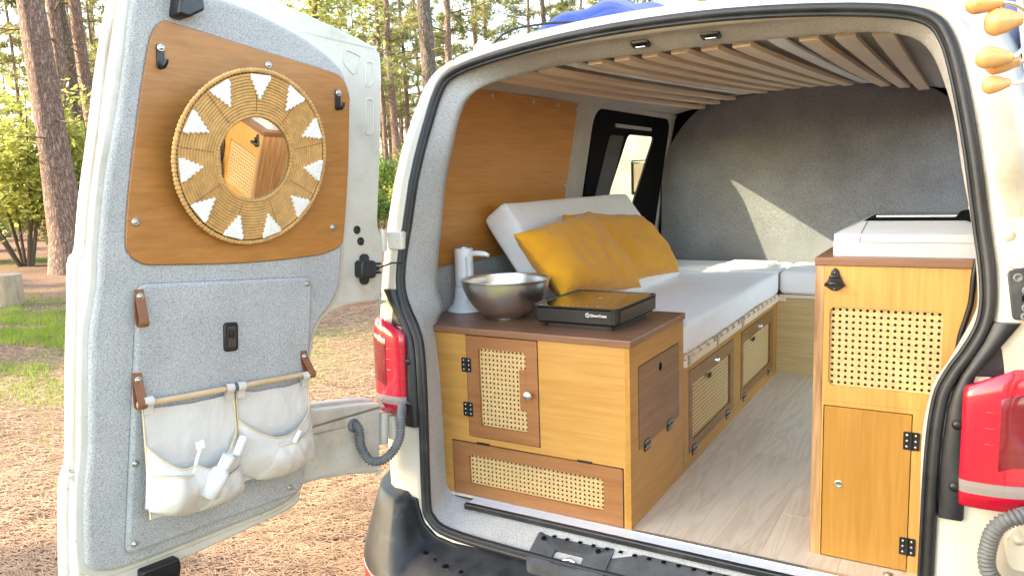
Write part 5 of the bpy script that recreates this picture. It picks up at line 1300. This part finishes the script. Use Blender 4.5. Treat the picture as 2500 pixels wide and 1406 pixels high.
for i in range(46):
    a = R(rng.uniform(24, 69)); d = rng.uniform(27, 60); x = .79 - d * math.sin(a); y = -1.95 + d * math.cos(a)
    if i > 39: a = R(-20 - 11 * (i - 39)); x = .79 - d * math.sin(a); y = -1.95 + d * math.cos(a)
    shrub(i % 3, 'leaf' if i % 2 else 'leaf_dk', (x, y, GZ), 'low green shrub of the undergrowth far behind', rng.uniform(0, 6.28), rng.uniform(.6, 1.0) * (.55 if i % 3 == 2 else .85), 'undergrowth shrubs')
# leafy tree whose boughs hang over the top edge of the door
lt_ = thing('leafy_tree', 'bright green broadleaf boughs above the open door', 'tree', (-10.2, 8.9, GZ))
rg = random.Random(77); vs = []; fs = []; lst, lp2 = trunk_mb(5.6, .10, .05, (-.4, .3), .3, 10, 16, 4); lbr = MB()
for k in range(26):
    p = lp2[rg.randint(9, 16)]; a = rg.uniform(0, 6.28); L = rg.uniform(.5, 1.8); q = p + Vector((math.cos(a) * L, math.sin(a) * L, rg.uniform(-.5, .7))); lbr.tube([p, p.lerp(q, .5) + Vector((0, 0, .1)), q], [.025, .014, .004], 5, cap=False)
    for _ in range(170):
        c = p.lerp(q, rg.uniform(.3, 1.08)) + Vector((rg.gauss(0, .22), rg.gauss(0, .22), rg.gauss(0, .16))); u = Vector((rg.gauss(0, 1), rg.gauss(0, 1), rg.gauss(0, .45))).normalized(); w = u.cross(Vector((rg.gauss(0, .4), rg.gauss(0, .4), 1))).normalized(); l = rg.uniform(.035, .075); o = len(vs)
        vs += [c - u * l, c + w * l * .6, c + u * l, c - w * l * .6]; fs.append((o, o + 1, o + 2, o + 3))
for b_, nm, mt in ((lst, 'trunk', 'bark_grey'), (lbr, 'branches', 'twig'), (MB().add(vs, fs), 'crown', 'leaf')):
    o = b_.build(nm, mt); o.parent = lt_
# pines standing off to the left of the camera; their crowns shade the back of the van
shade = pine_parts(50, 11, .22, .36, 2.0, 180, 60, .6, 8, .03, (0, 0), .2, 12)
sh_lab = ['pine standing left behind the photographer, its crown shading the van']
_, so = place_pine(shade, (-7.0, -5.8, GZ), sh_lab[0])
place_pine(so, (-9.7, -7.1, GZ), 'second shading pine, further from the van on the left', rot=2.0, scale=1.05)
place_pine(so, (9.5, 7.0, GZ), 'pine standing beyond the right side of the van', rot=1.1)
for i, (x, y) in enumerate(((-25.5, -8.2), (-30.2, -8.2), (-22.9, -4.8), (-32.6, -12.0), (-29.6, -5.4), (-19.8, -2.2))):
    place_pine(so, (x, y, GZ), 'pine out of view on the left that throws streaks of shade on the ground', 'pines out of view on the left', rot=i * 1.3, scale=1.1 + .1 * (i % 3))
sl = MB().prism(roundpoly([(.06, -.22), (1.14, -.22), (1.14, 1.05), (.98, 1.20), (.10, 1.20)], .06, 4), lambda a, b, w: (1.03 + w - max(0, b - .6) * .16, a, b), -.02, .02, .008)
sl.build('sliding_door', 'paint', van)

# stump, far log
stp = thing('tree_stump', 'cut pine stump at the left edge before the grass', 'stump', (-11.55, 3.85, GZ))
MB().lathe([(.21, -.05), (.20, .1), (.19, .46), (.185, .48)], (-11.55, 3.85, GZ), (0.05, 0, 1), 18).build('bark', 'stump', stp); MB().lathe([(.186, .478), (.10, .485), (0, .483)], (-11.55, 3.85, GZ), (.05, 0, 1), 18).build('cut_face', 'stump', stp)
# white motorhome seen through the side window
mh = thing('motorhome', 'white motorhome parked beyond, seen through the side window', 'motorhome', (-3.9, 10.2, GZ))
mm = Matrix.Translation((-3.3, 10.4, GZ)) @ Matrix.Rotation(R(-16), 4, 'Z')
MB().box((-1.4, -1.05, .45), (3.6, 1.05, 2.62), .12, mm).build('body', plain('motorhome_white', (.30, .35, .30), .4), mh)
MB().box((-.15, -1.07, 1.32), (.35, -1.052, 1.86), .03, mm).build('window', 'glassblack', mh); MB().box((-.10, -1.078, 1.37), (.30, -1.071, 1.81), .01, mm).build('blind', 'stump', mh)
MB().box((-1.3, -1.062, .75), (3.5, -1.053, .80), 0, mm).build('stripe', 'hose', mh)
for x in (-.6, 2.7): MB().lathe([(.32, -.1), (.34, -.06), (.34, .06), (.32, .1), (.18, .1), (0, .08)], mm @ Vector((x, -.95, .34)), mm.to_3x3() @ Vector((0, -1, 0)), 28).build('wheel', 'rubber', mh)

# ================================================================ GROUND COVER
rn = random.Random(11); vs = []; fs = []
def gz(x, y): return GZ + .035 * noise.noise((x * .6, y * .6, 0)) + .015 * noise.noise((x * 2.1, y * 2.1, 3))
for _ in range(95000):
    t = rn.random() ** 1.7; a = R(rn.uniform(33, 70)); d = 1.6 + 12 * t; x = .79 - d * math.sin(a); y = -1.95 + d * math.cos(a)
    L = rn.uniform(.025, .065); an = rn.gauss(.35, .75); wd = .0007 + .00028 * d; u = Vector((math.cos(an), math.sin(an), rn.uniform(-.12, .18))) * L; w = Vector((-math.sin(an), math.cos(an), 0)) * wd; p = Vector((x, y, gz(x, y) + .004 + rn.random() * .008)); bnd = Vector((-math.sin(an), math.cos(an), 0)) * rn.gauss(0, .012); o = len(vs)
    vs += [p - u - w, p - u + w, p + bnd + w, p + bnd - w, p + u]; fs += [(o, o + 1, o + 2, o + 3), (o + 3, o + 2, o + 4)]
kind(MB().add(vs, fs).build('needle_litter', 'litter'), 'stuff', 'dry pine needles scattered over the ground')
vs = []; fs = []
for _ in range(26000):
    u_ = rn.gauss(0, 1); v_ = rn.gauss(0, 1); x = -8.4 + u_ * 1.9 + v_ * .25; y = 2.75 + u_ * -.62 + v_ * .62
    if noise.noise((x * .9, y * 1.3, 5)) < -.12: continue
    p = Vector((x, y, gz(x, y) - .004)); h = rn.uniform(.025, .085); a = rn.uniform(0, 6.28); d = Vector((math.cos(a), math.sin(a), 0)); s = Vector((-d.y, d.x, 0)) * .004; o = len(vs)
    vs += [p - s, p + s, p + d * h * .5 + Vector((0, 0, h))]; fs.append((o, o + 1, o + 2))
kind(MB().add(vs, fs).build('grass', 'grass'), 'stuff', 'short bright grass patch left of the open door')
